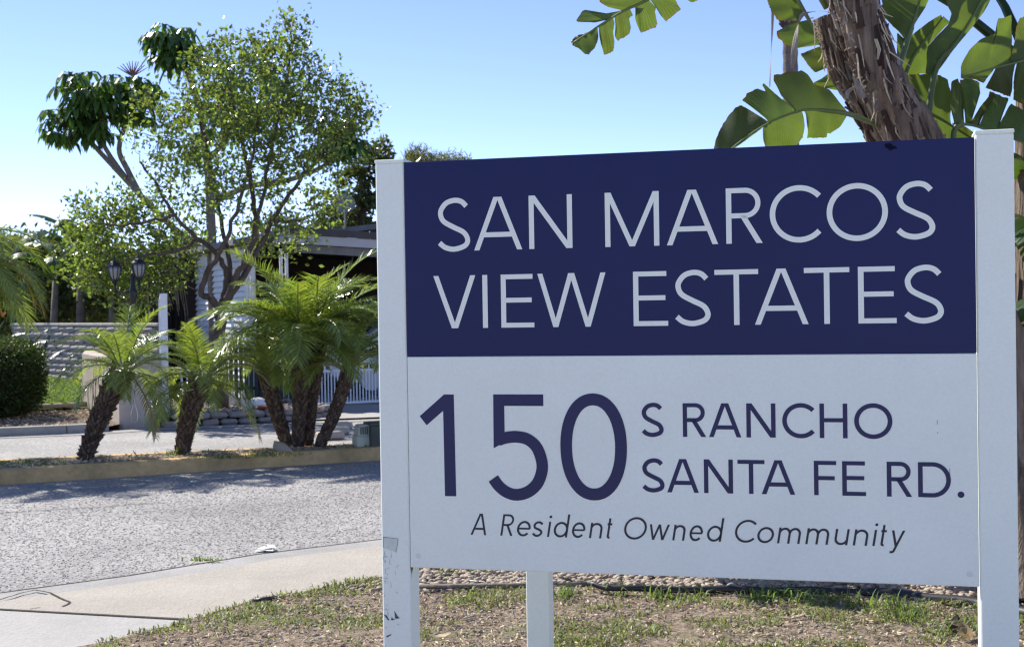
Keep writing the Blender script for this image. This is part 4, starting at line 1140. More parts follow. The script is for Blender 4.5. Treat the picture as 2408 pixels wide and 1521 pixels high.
# umbrella tree: rosettes of drooping leaflets
def umbrella_tree():
    rg = random.Random(31); Y = 24.0
    B = lambda u, v, dy=0.0: at(u, v, Y + dy)
    t = thing('umbrella_tree', 'tall umbrella tree with drooping dark leaf rosettes behind the olive-green tree', 'tree', Vector((B(500, 800).x, Y, 0)))
    tr = MB()
    ends = []
    for pts, r0, r1 in (([Vector((B(505, 800).x, Y, 0)), B(500, 640), B(495, 500), B(488, 380), B(470, 260), B(440, 170), B(410, 110)], .11, .035),
                        ([B(497, 600), B(430, 555), B(350, 480), B(270, 395), B(215, 335), B(190, 290)], .065, .035),
                        ([B(330, 460), B(300, 400), B(280, 350), B(300, 280)], .06, .04), ([B(296, 420), B(240, 330), B(250, 250)], .05, .03),
                        ([B(495, 480), B(580, 440), B(690, 420), B(770, 385), B(805, 340)], .06, .03), ([B(488, 380), B(560, 300), B(640, 240), B(700, 200)], .05, .03)):
        P = [Vector(p) for p in cat(pts, 5)]; tr.tube(P, [r0 + (r1 - r0) * i / (len(P) - 1) for i in range(len(P))], 8)
    tr.build('trunk', M['bark_pale'], t, smooth=True)
    lf = MB(); st = MB()
    spots = []
    for u, v, ru, rv, n, dy in ((225, 245, 105, 75, 60, .9), (160, 290, 50, 50, 18, .5), (320, 230, 60, 60, 26, .6), (400, 100, 52, 46, 26, .4), (430, 130, 40, 40, 14, .4), (805, 320, 38, 50, 20, .4), (770, 350, 45, 40, 12, .4), (600, 240, 130, 80, 34, .8), (480, 300, 90, 80, 16, .7), (200, 310, 40, 25, 10, .3)):
        for k in range(n):
            d = Vector((rg.gauss(0, 1), rg.gauss(0, 1), rg.gauss(0, 1))).normalized() * rg.random() ** .4
            spots.append((B(u, v) + Vector((d.x * ru / FPX * Y, d.y * dy, d.z * rv / FPX * Y)), B(u, v + rv * .5)))
    for c, hub in spots:
        st.tube([hub.lerp(c, .3), c.lerp(hub, .25) + ZUP * .05, c], [.012, .009, .006], 4, False)
        n = rg.randint(8, 11); s0 = rg.uniform(.8, 1.15); tilt = Vector((rg.uniform(-.3, .3), rg.uniform(-.3, .3), 1)).normalized()
        a = tilt.cross(Vector((1, .2, 0))).normalized(); b = tilt.cross(a)
        for j in range(n):
            th = 2 * PI * j / n + rg.uniform(-.15, .15); o = a * math.cos(th) + b * math.sin(th)
            l = .26 * s0 * rg.uniform(.8, 1.15); w = .045 * s0; s = o.cross(tilt)
            p0 = c + o * .05; p1 = p0 + o * l * .5 + tilt * .02 - ZUP * l * .12; p2 = p0 + o * l * .8 - ZUP * l * .48; p3 = p0 + o * l * .9 - ZUP * l * .82
            lf.add([p0, p1 - s * w, p1 - tilt * w * .35, p1 + s * w, p2 - s * w * .8, p2 - tilt * w * .25, p2 + s * w * .8, p3], [(0, 1, 2), (0, 2, 3), (1, 4, 5, 2), (2, 5, 6, 3), (4, 7, 5), (5, 7, 6)])
    st.build('branches', M['bark_pale'], t, kind='stuff')
    lf.build('foliage', M['leaf_umb'], t, kind='stuff')
    sk = MB(); c = B(312, 180)
    for k in range(11):
        a = R(-60 + 12 * k); d = Vector((math.sin(a), rg.uniform(-.3, .3), math.cos(a) * .75 + .15))
        sk.tube([c, c + d * .14, c + d * .30], [.010, .012, .006], 5)
    sk.build('flower_spike', M['spike'], t)
umbrella_tree()

Yt = 27.0
C2 = lambda u, v, dy=0.0: at(u, v, Yt + dy)
tree('leafy_tree', 'smaller dark round tree rising behind the carport roof beside the sign', 'tree',
     [([Vector((C2(860, 700).x, Yt, 0)), C2(858, 600), C2(852, 520), C2(850, 440), C2(870, 390)], .14, .04), ([C2(852, 520), C2(810, 480), C2(790, 430)], .05, .02), ([C2(852, 500), C2(900, 440), C2(905, 390)], .05, .02)],
     [blob(880, 385, 62, 42, Yt, .8, 60), blob(840, 440, 55, 60, Yt, .8, 70), blob(870, 500, 75, 50, Yt, .8, 60), blob(800, 520, 70, 26, Yt, .7, 36), blob(900, 345, 26, 20, Yt, .3, 8), blob(760, 480, 40, 30, Yt, .4, 10), blob(940, 430, 60, 50, Yt, .7, 40)],
     14, .13, .065, M['leaf_dark'], M['bark'], 41)
Yw = 33.0
C3 = lambda u, v, dy=0.0: at(u, v, Yw + dy)
tree('feathery_tree', 'pale wispy feathery tree whose top shows just above the sign board', 'tree',
     [([Vector((C3(1010, 700).x, Yw, 0)), C3(1008, 560), C3(1000, 450), C3(985, 390)], .14, .03), ([C3(1005, 470), C3(1060, 410), C3(1085, 385)], .05, .02)],
     [blob(985, 385, 40, 34, Yw, .8, 40), blob(1050, 392, 60, 24, Yw, .8, 46), blob(970, 400, 50, 40, Yw, .8, 30), blob(1080, 400, 40, 26, Yw, .5, 24), (C3(1020, 520), (1.2, 1.0, .9), 30)],
     26, .17, .018, M['leaf_wispy'], M['bark_pale'], 43, jit=.2)
# greenery that closes the view low down on the left and behind the house
def shrub(name, label, u, v, Y, ru, rv, dY, n, ln, lw, m_leaf, seed, leafn=16, group=None):
    c = at(u, v, Y); x = c.x
    gz = max(.05, .0)
    return tree(name, label, 'shrub', [([Vector((x, Y, gz)), Vector((x + .05, Y, gz + .3)), Vector((x, Y, max(c.z - rv / FPX * Y * .3, gz + .6)))], .07, .03), ([Vector((x, Y, gz + .2)), Vector((x - ru / FPX * Y * .4, Y, c.z))], .04, .015), ([Vector((x, Y, gz + .2)), Vector((x + ru / FPX * Y * .4, Y, c.z))], .04, .015)],
                [((c.x, Y, c.z), (ru / FPX * Y, dY, rv / FPX * Y), n)], leafn, ln, lw, m_leaf, M['bark'], seed, .01, group, jit=.5)
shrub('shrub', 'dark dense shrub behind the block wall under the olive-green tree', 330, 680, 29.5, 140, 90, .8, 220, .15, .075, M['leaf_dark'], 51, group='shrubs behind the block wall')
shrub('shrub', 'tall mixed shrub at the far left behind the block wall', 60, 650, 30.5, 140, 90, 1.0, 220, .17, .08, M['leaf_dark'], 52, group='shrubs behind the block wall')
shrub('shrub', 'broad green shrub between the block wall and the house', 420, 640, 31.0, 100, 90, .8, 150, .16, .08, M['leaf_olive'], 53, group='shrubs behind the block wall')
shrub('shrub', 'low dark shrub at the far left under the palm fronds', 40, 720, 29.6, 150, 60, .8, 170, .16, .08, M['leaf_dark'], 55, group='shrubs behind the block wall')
shrub('shrub', 'pale green shrub top between the two banana plants', 190, 700, 30.8, 120, 80, .8, 170, .16, .08, M['leaf_olive'], 56, group='shrubs behind the block wall')
shrub('shrub', 'dark bush growing behind the house roof', 690, 560, 34.0, 120, 50, 1.0, 80, .19, .09, M['leaf_dark'], 54)

# a belt of far trees that reads as one mass
rg_ = np.random.default_rng(77); cx = rg_.uniform(-75, 75, 130); cy = rg_.uniform(56, 72, 130); rad = rg_.uniform(1.8, 3.6, 130)
cz_ = rad * .75; PP_ = []
for x, y, z, r in zip(cx, cy, cz_, rad):
    d = unit(rg_.normal(size=(520, 3))) * rg_.uniform(.75, 1.05, (520, 1)) * r; d[:, 2] *= .8; PP_.append(d + [x, y, z])
PP_ = np.concatenate(PP_); PP_ = PP_[PP_[:, 2] > 0]
o = put('distant_trees', leaf_mesh('distant_trees', PP_, rg_.normal(size=(len(PP_), 3)), rg_.uniform(.5, .9, len(PP_)), rg_.uniform(.3, .5, len(PP_)), M['leaf_dark'], .2, rg_)); tag(o, 'distant belt of green trees closing the view behind the houses', 'trees', None, 'stuff')
# ------------------------------------------------------------------ BANANA and other big leaves
def paddle_geo(base, dir_az, el, L, wd, droop, rng, splits=6, seg=18):
    """free standing paddle leaf: arching midrib and a torn blade"""
    lv = MB(); p = Vector(base); pts = []
    for i in range(seg + 1):
        t = i / seg; a = el - droop * t ** 1.4
        pts.append((p.copy(), Vector((math.cos(a) * math.cos(dir_az), math.cos(a) * math.sin(dir_az), math.sin(a)))))
        p = p + pts[-1][1] * (L / seg)
    sd = Vector((-math.sin(dir_az), math.cos(dir_az), 0))
    for sgn in (-1, 1):
        cut = set(rng.sample(range(3, seg - 1), min(splits, seg - 5)))
        row = None
        for i in range(seg + 1):
            t = i / seg; w = wd * (math.sin(PI * min(1, t * .92 + .06)) ** .55) if t > .02 else wd * .1
            nrm = pts[i][1].cross(sd).normalized() * sgn
            q, tg = pts[i]
            f = rng.uniform(-.1, .1)
            r = [q, q + sd * sgn * w * .5 + tg * w * .12 - ZUP * w * .06, q + sd * sgn * w * .9 + tg * w * .28 - ZUP * w * (.35 + f)]
            if row is not None:
                b = len(lv.v); rr = r
                if i in cut: rr = [r[0], r[1] - tg * L / seg * .25, r[2] - tg * L / seg * .6]
                lv.add(row + rr, [(0, 3, 4, 1), (1, 4, 5, 2)] if sgn > 0 else [(0, 1, 4, 3), (1, 2, 5, 4)])
            row = r
    return lv, pts
def leaf_plant(name, label, cat_, base, leaves, m_leaf, seed, stem=None, group=None, m_stem=None):
    rng = random.Random(seed); t = thing(name, label, cat_, base, group)
    if stem:
        mb = MB()
        for pts, r0, r1 in stem: mb.tube(pts, [r0 + (r1 - r0) * i / (len(pts) - 1) for i in range(len(pts))], 8)
        mb.build('stem', m_stem or M['petiole'], t, smooth=True)
    for lb, az, el, L, wd, droop, pet in leaves:
        lb = Vector(lb); d = Vector((math.cos(el) * math.cos(az), math.cos(el) * math.sin(az), math.sin(el)))
        lv, pts = paddle_geo(lb + d * pet, az, el, L, wd, droop, rng)
        o = lv.build('leaf', m_leaf, t, smooth=True)
        st = MB(); st.tube([lb, lb + d * pet * .5] + [p[0] - ZUP * .004 for p in pts], [.022, .018] + [.014 * (1 - i / len(pts)) + .002 for i in range(len(pts))], 5); st.build('midrib', M['petiole'], o)
    return t
M['banana'] = mat('banana_leaf', (.045, .085, .022), .35, .45, (5, .2), trans=.4, tcol=(2.2, 2.1, .6))
M['strap'] = mat('dark_strap_leaf', (.030, .052, .020), .33, .5, (6, .2), trans=.15)
Yb = 29.0
bb = at(190, 800, Yb); top = at(190, 600, Yb)
leaf_plant('banana_plant', 'tall banana plant with two dark arching leaves against the sky at left', 'banana plant', (bb.x, Yb, .1),
    [(at(215, 600, Yb), PI - .1, R(52), 1.55, .22, R(62), .25), (at(200, 600, Yb), PI - .35, R(22), 1.6, .21, R(40), .2), (top, .3, R(60), 1.4, .25, R(90), .3), (top, -1.0, R(50), 1.5, .26, R(110), .3), (top, -2.3, R(40), 1.5, .26, R(120), .3), (top, 2.2, R(55), 1.4, .26, R(100), .3), (top, -.4, R(20), 1.3, .24, R(90), .2), (top, -1.7, R(65), 1.2, .22, R(130), .3)],
    M['banana'], 61, [([Vector((bb.x, Yb, .1)), Vector((bb.x, Yb, 1.2)), top], .14, .07)], 'banana plants behind the block wall', M['bark_pale'])
b2_ = at(120, 800, 28.4)
leaf_plant('banana_plant', 'lower banana plant with hanging leaves above the block wall', 'banana plant', (b2_.x, 28.4, .1),
    [(at(130, 660, 28.4), a, R(e), 1.15, .2, R(110), .2) for a, e in ((-.3, 60), (-1.3, 50), (-2.2, 55), (3.0, 60), (.9, 70), (-1.8, 25))],
    M['banana'], 62, [([Vector((b2_.x, 28.4, .1)), Vector((b2_.x + .05, 28.4, 1.0)), at(130, 660, 28.4)], .12, .06)], 'banana plants behind the block wall', M['bark_pale'])
b3_ = at(260, 800, 28.3)
leaf_plant('banana_plant', 'narrow banana plant with brown stem left of the street lamp', 'banana plant', (b3_.x, 28.3, .1),
    [(at(262, 700, 28.3), a, R(e), .8, .14, R(90), .2) for a, e in ((-.3, 65), (-1.3, 70), (-2.6, 60), (1.5, 70))],
    M['banana'], 63, [([Vector((b3_.x, 28.3, .1)), at(262, 700, 28.3)], .09, .05)], 'banana plants behind the block wall', M['bark_pale'])
# bird of paradise over the hedge
rr = random.Random(64)
bp = Vector((-7.75, 20.5, .1))
lv = []
for k in range(34):
    az = rr.uniform(-2.9, .1) if k % 3 else rr.uniform(0, 2 * PI); lv.append((bp + Vector((rr.uniform(-.9, .45), rr.uniform(-.3, .3), 0)), az, R(rr.uniform(52, 84)), rr.uniform(.42, .6), rr.uniform(.055, .08), R(rr.uniform(20, 70)), rr.uniform(.6, .95)))
lv.append((bp + Vector((.1, -.3, .75)), .12, R(24), .75, .10, R(34), .3)); lv.append((bp + Vector((-.3, -.2, .6)), -.15, R(40), .6, .08, R(50), .5))
leaf_plant('bird_of_paradise', 'dark clump of upright strap leaves growing behind the clipped hedge', 'plant', bp, lv, M['strap'], 65)
mb = MB(); c = at(6, 745, 20.2)
for k in range(5): mb.tube([c, c + Vector((.05 * math.cos(k), .02, .07 + .02 * k))], [.012, .003], 5)
tag(mb.build('orange_flower', M['orange_flower']), 'small orange bird-of-paradise flower at the left edge', 'flower')

# ------------------------------------------------------------------ HEDGE
hc = Vector((-7.97, 18.75, .06))
hedge = thing('clipped_hedge', 'dense dark box hedge clipped square at the left edge', 'hedge', hc)
hx, hy, hh = 1.36, .85, 1.12
def hshape(u, v, w):     # superellipsoid point from unit direction
    d = np.array([u, v, w]); e = 5.0
    s = (abs(d[0]) ** e + abs(d[1]) ** e + abs(d[2]) ** e) ** (-1 / e)
    return d * s
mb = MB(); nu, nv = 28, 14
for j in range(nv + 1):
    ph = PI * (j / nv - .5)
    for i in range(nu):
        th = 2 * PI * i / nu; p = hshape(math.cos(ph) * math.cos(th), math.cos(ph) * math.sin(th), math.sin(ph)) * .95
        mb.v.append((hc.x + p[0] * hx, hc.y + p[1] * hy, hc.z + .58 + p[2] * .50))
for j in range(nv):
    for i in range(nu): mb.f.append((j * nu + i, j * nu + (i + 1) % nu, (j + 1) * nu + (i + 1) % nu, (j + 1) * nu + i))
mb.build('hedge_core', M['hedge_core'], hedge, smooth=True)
n = 26000; d = unit(RNG.normal(size=(n, 3))); s = (np.abs(d) ** 5).sum(1) ** (-1 / 5.0); p = d * s[:, None] * RNG.uniform(.93, 1.03, (n, 1))
P = np.array(hc) + np.array([0, 0, .58]) + p * np.array([hx, hy, .54]) + RNG.normal(0, .012, (n, 3))
o = put('foliage', leaf_mesh('foliage', P, unit(p) + RNG.normal(size=(n, 3)) * .7 + [0, 0, .3], RNG.uniform(.03, .06, n), RNG.uniform(.015, .026, n), M['hedge_leaf'], .2), hedge); o['kind'] = 'stuff'
mb = MB()
for x, y in ((.95, -.55), (.45, -.6), (1.1, .1)):
    mb.tube([hc + Vector((x, y, -.1)), hc + Vector((x - .05, y + .05, .18)), hc + Vector((x - .12, y + .12, .42))], [.045, .035, .03], 6)
mb.build('stem', M['bark'], hedge, smooth=True)

# ------------------------------------------------------------------ BLOCK WALL behind the far lawn
wa = Vector((-10.4, 28.5, .2)); WLEN = 7.2
wdir = Vector((.62, -.785, 0)).normalized(); wn_ = Vector((wdir.y, -wdir.x, 0))
wall = thing('block_wall', 'grey slump-block garden wall behind the far lawn in dappled shade', 'wall', wa)
mb = MB(); CH = .118; NC = 9; mb.box(wa + wdir * WLEN / 2 + ZUP * (NC * CH / 2 - .1), WLEN, .12, NC * CH + .2, wdir, wn_); mb.build('mortar_core', M['mortar'], wall)
rg = random.Random(9)
bmesh_ = []
for k in range(4):
    mb = MB(); mb.box((0, 0, 0), .385 + .004 * k, .17, CH - .012, bev=.018 + .003 * k); me = mb.mesh('block', M['block'], True); bmesh_.append(me)
ang = math.atan2(wdir.y, wdir.x)
for r_ in range(NC):
    for c_ in range(int(WLEN / .4)):
        o = bpy.data.objects.new('block', bmesh_[rg.randint(0, 3)]); COL.objects.link(o); o.parent = wall; o.matrix_parent_inverse = world_of(wall).inverted()
        o.location = wa + wdir * (.2 + .4 * c_ + (.2 if r_ % 2 else 0)) + wn_ * (.012 + rg.uniform(0, .022)) + ZUP * (CH * (r_ + .5))
        o.rotation_euler = (rg.uniform(-.05, .05), 0, ang + rg.uniform(-.012, .012))
mb = MB(); mb.box(wa + wdir * (WLEN / 2 + .1) + ZUP * (NC * CH + .03), WLEN + .2, .22, .055, wdir, wn_, bev=.012); mb.build('cap', M['block'], wall)

# stucco wall end (pilaster) at the road
sw_ = thing('stucco_wall', 'low beige stucco wall with rounded edges beside the far road', 'wall', (-4.85, 17.6, 0))
f0 = Vector((-5.09, 17.58, 0)); wT = .55; wLn = 3.6; wH = .93
mb = MB(); c = f0 + E1 * wT / 2 + E2 * wLn / 2 + ZUP * (wH / 2 - .05)
mb.box(c, wT, wLn, wH + .1, E1, E2, ZUP, .045)
mb.build('wall_body', M['stucco'], sw_)
mb = MB(); rg = random.Random(14)
for k in range(6):
    s0 = rg.uniform(.3, 3.2); p = f0 + E2 * s0 - E1 * .003
    mb.tube([p + ZUP * .02 + E2 * .2, p + ZUP * .3, p + ZUP * rg.uniform(.5, .9) - E2 * .2], [.006, .005, .003], 4)
mb.build('dry_vine', M['bark_pale'], sw_)

# ------------------------------------------------------------------ PLANTER
pl_ = thing('stone_planter', 'low raised bed edged with rough brown stones beside the far road', 'planter', (-3.8, 17.9, 0))
rg = random.Random(17)
path = [Vector((-4.56, 17.62, 0)), Vector((-3.9, 17.9, 0)), Vector((-3.15, 18.22, 0)), Vector((-2.72, 18.55, 0)), Vector((-2.55, 19.1, 0))]
segs = []; acc = 0
stones = [MB() for _ in range(5)]; sm_ = []
for k, mb in enumerate(stones):
    mb.box((0, 0, 0), .235, .16, .082, bev=.018 + .004 * k)
    mb.v = [tuple(c + rg.uniform(-.008, .008) for c in v) for v in mb.v]; sm_.append(mb.mesh('stone', M['stone'], False))
for row in range(2):
    s = .12 * (row % 2) + .13; 
    while True:
        d = s; i = 0
        while i < len(path) - 1 and d > (path[i + 1] - path[i]).length: d -= (path[i + 1] - path[i]).length; i += 1
        if i >= len(path) - 1: break
        t = (path[i + 1] - path[i]).normalized(); p = path[i] + t * d
        o = bpy.data.objects.new('stone', sm_[rg.randint(0, 4)]); COL.objects.link(o); o.parent = pl_; o.matrix_parent_inverse = world_of(pl_).inverted()
        o.location = p + ZUP * (.044 + .088 * row) + Vector((-t.y, t.x, 0)) * (.02 * row + rg.uniform(-.012, .012)); o.rotation_euler = (0, 0, math.atan2(t.y, t.x) + rg.uniform(-.06, .06)); o.scale = (rg.uniform(.92, 1.02), 1, 1)
        s += .245
mb = MB()
bedp = [p + Vector((-.02, .06, 0)) for p in path] + [Vector((-3.6, 21.0, 0)), Vector((-5.6, 20.6, 0)), Vector((-4.9, 18.2, 0))]
mb.add([(p.x, p.y, .155) for p in bedp], [tuple(range(len(bedp)))]); mb.build('planter_soil', M['bed'], pl_)
q = scatter([(p.x, p.y) for p in bedp], 900); P = np.column_stack([q, np.full(len(q), .165)])
o = put('planter_gravel', pebble_mesh('planter_gravel', P, RNG.uniform(.015, .035, len(P)), M['pebble_dark']), pl_); o['kind'] = 'stuff'
for k, (u, v, r_) in enumerate(((798, 1000, .09), (790, 1012, .10), (776, 1023, .09))):
    c = gr(u, v, .05); mb = MB(); mb.box(c, .30, .2, .085, E1, E2, ZUP, .02); mb.build('stone', M['stucco'], pl_)

# garden ornaments
def ellip(mb, c, rx, ry, rz, n=14, m=8, top=True, rot=0):
    c = Vector(c); b = len(mb.v)
    for j in range(m + 1):
        ph = PI * (j / m - .5)
        for i in range(n):
            th = 2 * PI * i / n; x, y = rx * math.cos(ph) * math.cos(th), ry * math.cos(ph) * math.sin(th)
            mb.v.append((c.x + x * math.cos(rot) - y * math.sin(rot), c.y + x * math.sin(rot) + y * math.cos(rot), c.z + rz * math.sin(ph)))
    for j in range(m):
        for i in range(n): mb.f.append((b + j * n + i, b + j * n + (i + 1) % n, b + (j + 1) * n + (i + 1) % n, b + (j + 1) * n + i))
tc = at(606, 958, 18.6); tz = .16
tt = thing('turtle_ornament', 'white garden turtle ornament on the gravel of the stone planter', 'ornament', (tc.x, tc.y, tz))
mb = MB(); prof = [(.02, .155), (.06, .15), (.10, .125), (.125, .09), (.13, .055), (.115, .045)]
mb.lathe((tc.x, tc.y, tz), prof[::-1], 16); mb.build('shell', M['plaster'], tt, smooth=True)
mb = MB(); ellip(mb, (tc.x - .16, tc.y - .03, tz + .05), .05, .035, .032); mb.build('head', M['plaster'], tt, smooth=True)
for dx, dy in ((-.09, -.08), (.09, -.08), (-.09, .08), (.09, .08)):
    mb = MB(); ellip(mb, (tc.x + dx, tc.y + dy, tz + .025), .045, .03, .028); mb.build('leg', M['plaster'], tt, smooth=True)
mb = MB(); c = at(622, 985, 18.4); mb.lathe((c.x, c.y, .16), [(.05, 0), (.085, .03), (.09, .05), (.07, .05)], 14)
tag(mb.build('terracotta_saucer', M['terracotta'], smooth=True), 'small terracotta saucer beside the turtle ornament', 'saucer')
for i, (u, lab, s) in enumerate(((547, 'white sitting animal ornament, taller one of the pair under the dark fence', 1.0), (574, 'white sitting animal ornament, smaller one beside the dark fence', .8))):
    c = at(u, 940, 19.2); z = .16
    t = thing('animal_ornament', lab, 'ornament', (c.x, c.y, z), 'white animal ornaments in the planter')
    mb = MB(); ellip(mb, (c.x, c.y, z + .07 * s), .075 * s, .06 * s, .08 * s); ellip(mb, (c.x - .01, c.y, z + .13 * s), .05 * s, .045 * s, .07 * s); mb.build('body', M['plaster'], t, smooth=True)
    mb = MB(); ellip(mb, (c.x - .015, c.y - .02, z + .215 * s), .038 * s, .036 * s, .038 * s); ellip(mb, (c.x - .045 * s, c.y - .035, z + .205 * s), .018, .014, .012); mb.build('head', M['plaster'], t, smooth=True)
    for dx in (-.02, .02):
        mb = MB(); mb.tube([(c.x - .015 + dx * s, c.y - .01, z + .24 * s), (c.x - .015 + dx * 1.3 * s, c.y, z + .275 * s)], [.014 * s, .003], 5); mb.build('ear', M['plaster'], t)

# ------------------------------------------------------------------ HOUSE AND CARPORT
Hc = Vector((-4.12, 21.5, 0))
house = thing('mobile_home', 'white lap-sided mobile home with grey roof and open carport behind the palms', 'house', Hc)
WL = 5.4; zt = 2.42
mb = MB(); mb.box(Hc + E2 * (WL / 2 + .03) + E1 * .06 + ZUP * zt / 2, .06, WL, zt, E1, E2); mb.build('wall', M['siding'], house)
# lap boards, each its own piece, tilted so that every one throws a line of shade
bw = .098; nb = int((zt - .35) / bw)
for k in range(nb):
    z = .35 + (k + .5) * bw
    mb = MB(); tl = .42
    az = (ZUP * math.cos(tl) + E1 * math.sin(tl)).normalized(); ax = E2.cross(az)
    mb.box(Hc + E2 * WL / 2 + E1 * .004 + ZUP * z, .014, WL, bw * 1.06, ax, E2, az); mb.build('siding_board', M['siding'], house)
mb = MB(); mb.box(Hc + E1 * .02 - E2 * .02 + ZUP * zt / 2, .08, .07, zt, E1, E2); mb.build('corner_trim', M['white_paint'], house)
mb = MB(); mb.box(Hc + E2 * WL / 2 + E1 * .04 + ZUP * (zt + .045), .12, WL + .3, .15, E1, E2); mb.build('frieze', M['white_paint'], house)
# roof of the home, pitched up to a ridge
mb = MB()
e0, e1 = Hc - E1 * .35 - E2 * .35 + ZUP * (zt + .10), Hc - E1 * .35 + E2 * (WL + .3) + ZUP * (zt + .10)
r0_, r1_ = Hc + E1 * 2.6 + E2 * .3 + ZUP * (zt + .45), Hc + E1 * 2.6 + E2 * (WL + .3) + ZUP * (zt + .45)
mb.prism([e0, e1, r1_, r0_], (0, 0, .09)); mb.build('roof', M['roof'], house)
# carport: beam, fascia, posts, dark back wall
L2 = 9.0
cp0 = Hc + E1 * .3 - E2 * .7
drop = .055
def cz(x): return 2.56 - drop * x
xL = .62
f0 = at(690, 560, 20.6); fx = Vector((f0.x, f0.y, 0))
mb = MB()
dE = (E1 - ZUP * drop).normalized()
mb.box(fx + dE * L2 / 2 + ZUP * 2.575, L2, .05, .135, dE, E2); mb.build('fascia', M['fascia'], house)
mb = MB(); mb.box(fx + dE * L2 / 2 + ZUP * 2.70 - E2 * .015, L2 + .1, .09, .105, dE, E2); mb.build('gutter', M['roof_dark'], house)
mb = MB(); mb.box(fx + E2 * 2.6 - E1 * .02 + ZUP * 2.585, .05, 5.2, .135, E1, E2); mb.build('fascia', M['fascia'], house)
mb = MB(); mb.box(fx + E2 * 2.6 - E1 * .03 + ZUP * 2.70, .08, 5.3, .10, E1, E2); mb.build('gutter', M['roof_dark'], house)
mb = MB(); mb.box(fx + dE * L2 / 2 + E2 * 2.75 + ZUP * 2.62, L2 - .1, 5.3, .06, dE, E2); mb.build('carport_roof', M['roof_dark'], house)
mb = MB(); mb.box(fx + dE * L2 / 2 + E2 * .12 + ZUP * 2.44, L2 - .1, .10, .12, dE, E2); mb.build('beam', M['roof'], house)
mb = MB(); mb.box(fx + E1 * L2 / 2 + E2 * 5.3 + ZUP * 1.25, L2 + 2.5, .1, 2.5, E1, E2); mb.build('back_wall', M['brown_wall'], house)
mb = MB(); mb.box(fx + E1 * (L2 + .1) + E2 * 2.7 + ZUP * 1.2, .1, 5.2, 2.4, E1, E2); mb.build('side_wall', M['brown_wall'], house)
for u, Y in ((662, 20.75), (675, 20.75), (580, 20.9), (593, 20.9)):
    p = at(u, 700, Y); mb = MB(); mb.box((p.x, p.y, 1.235), .045, .045, 2.40, E1, E2, bev=.005); o = mb.build('carport_post', M['white_paint'], house)
for u in (668, 587):
    p = at(u, 700, 20.8); mb = MB()
    for k in range(9): mb.box((p.x, p.y, .3 + k * .25), .07, .012, .012, E1, E2)
    mb.build('post_lattice', M['white_paint'], house)

# roof of neighbouring home behind (its edge shows between the stems)
# white gate with pickets
gt = thing('picket_gate', 'white metal picket gate across the carport behind the palm cluster', 'gate', at(765, 955, 20.9))
g0 = at(700, 958, 20.55); g0.z = .06; GL = 4.2
mb = MB()
zbot, zr2, zr1 = .07, .565, .665
for z, nm in ((zbot, 'rail'), (zr2, 'rail'), (zr1, 'rail')):
    mb = MB(); mb.box(Vector((g0.x, g0.y, z)) + E1 * GL / 2, GL, .03, .034, E1, E2); mb.build(nm, M['white_paint'], gt)
npk = int(GL / .0505)
mS, mT = MB(), MB(); mS.box((0, 0, (zbot + zr2) / 2), .017, .017, zr2 - zbot, bev=.002); mT.box((0, 0, (zbot + .96) / 2), .02, .02, .96 - zbot, bev=.002)
mS, mT = mS.mesh('picket', M['white_paint']), mT.mesh('picket', M['white_paint'])
for k in range(npk):
    o = bpy.data.objects.new('picket', mT if k % 2 == 0 else mS); COL.objects.link(o); o.parent = gt; o.matrix_parent_inverse = world_of(gt).inverted()
    o.location = Vector((g0.x, g0.y, 0)) + E1 * (.03 + k * .0505); o.rotation_euler = (0, 0, math.atan2(E1.y, E1.x))
for s in (0.0, GL):
    mb = MB(); mb.box(Vector((g0.x, g0.y, .55)) + E1 * s, .06, .06, 1.1, E1, E2, bev=.006); mb.build('gate_post', M['white_paint'], gt)

# parked car in the carport
ct = thing('parked_car', 'white car parked in the dark carport behind the picket gate', 'car', (0, 0, 0))
ca = at(764, 900, 22.4); c0 = Vector((ca.x, ca.y, .03)); CLn, CWd = 4.4, 1.72
prof = [(0, .42), (0, .78), (.06, .98), (.35, 1.04), (.85, 1.08), (1.35, 1.44), (2.3, 1.50), (3.0, 1.38), (3.55, 1.02), (4.2, .90), (4.38, .72), (4.4, .40), (4.0, .26), (.3, .26)]
sec = [(0, .86), (.09, .97), (.3, 1.0), (.7, 1.0), (.91, .97), (1, .86)]
mb = MB(); npf = len(prof)
for s, k in sec:
    for x, z in prof:
        inw = .16 * max(0, (z - 1.0) / .5)
        y = (s - .5) * CWd; y -= math.copysign(inw, y) * (abs(s - .5) * 2)
        xx = CLn / 2 + (x - CLn / 2) * (.965 + .035 * (k - .86) / .14)
        mb.v.append(tuple(c0 + E1 * xx + E2 * (y + CWd / 2) + ZUP * (.26 + (z - .26) * (k if z > .5 else 1))))
for i in range(len(sec) - 1):
    for k in range(npf): mb.f.append((i * npf + k, i * npf + (k + 1) % npf, (i + 1) * npf + (k + 1) % npf, (i + 1) * npf + k))
mb.f.append(tuple(range(npf))[::-1]); mb.f.append(tuple((len(sec) - 1) * npf + k for k in range(npf)))
mb.build('body', M['car_paint'], ct)
for a, b_ in (((1.02, 1.12), (2.05, 1.42)), ((2.12, 1.42), (3.2, 1.10))):
    mb = MB(); x0, x1 = a[0], b_[0]
    P4 = [(x0 + (0.0 if a[1] < 1.2 else 0), 1.10), (x1, 1.10), (x1 - (0 if a[1] < 1.2 else .25), 1.38), (x0 + (.36 if a[1] < 1.2 else 0), 1.38)]
    mb.prism([c0 + E1 * x + E2 * (.02 + .16 * max(0, (z - 1.0) / .5)) + ZUP * z * .965 for x, z in P4], -E2 * .02); mb.build('window', M['car_glass'], ct)
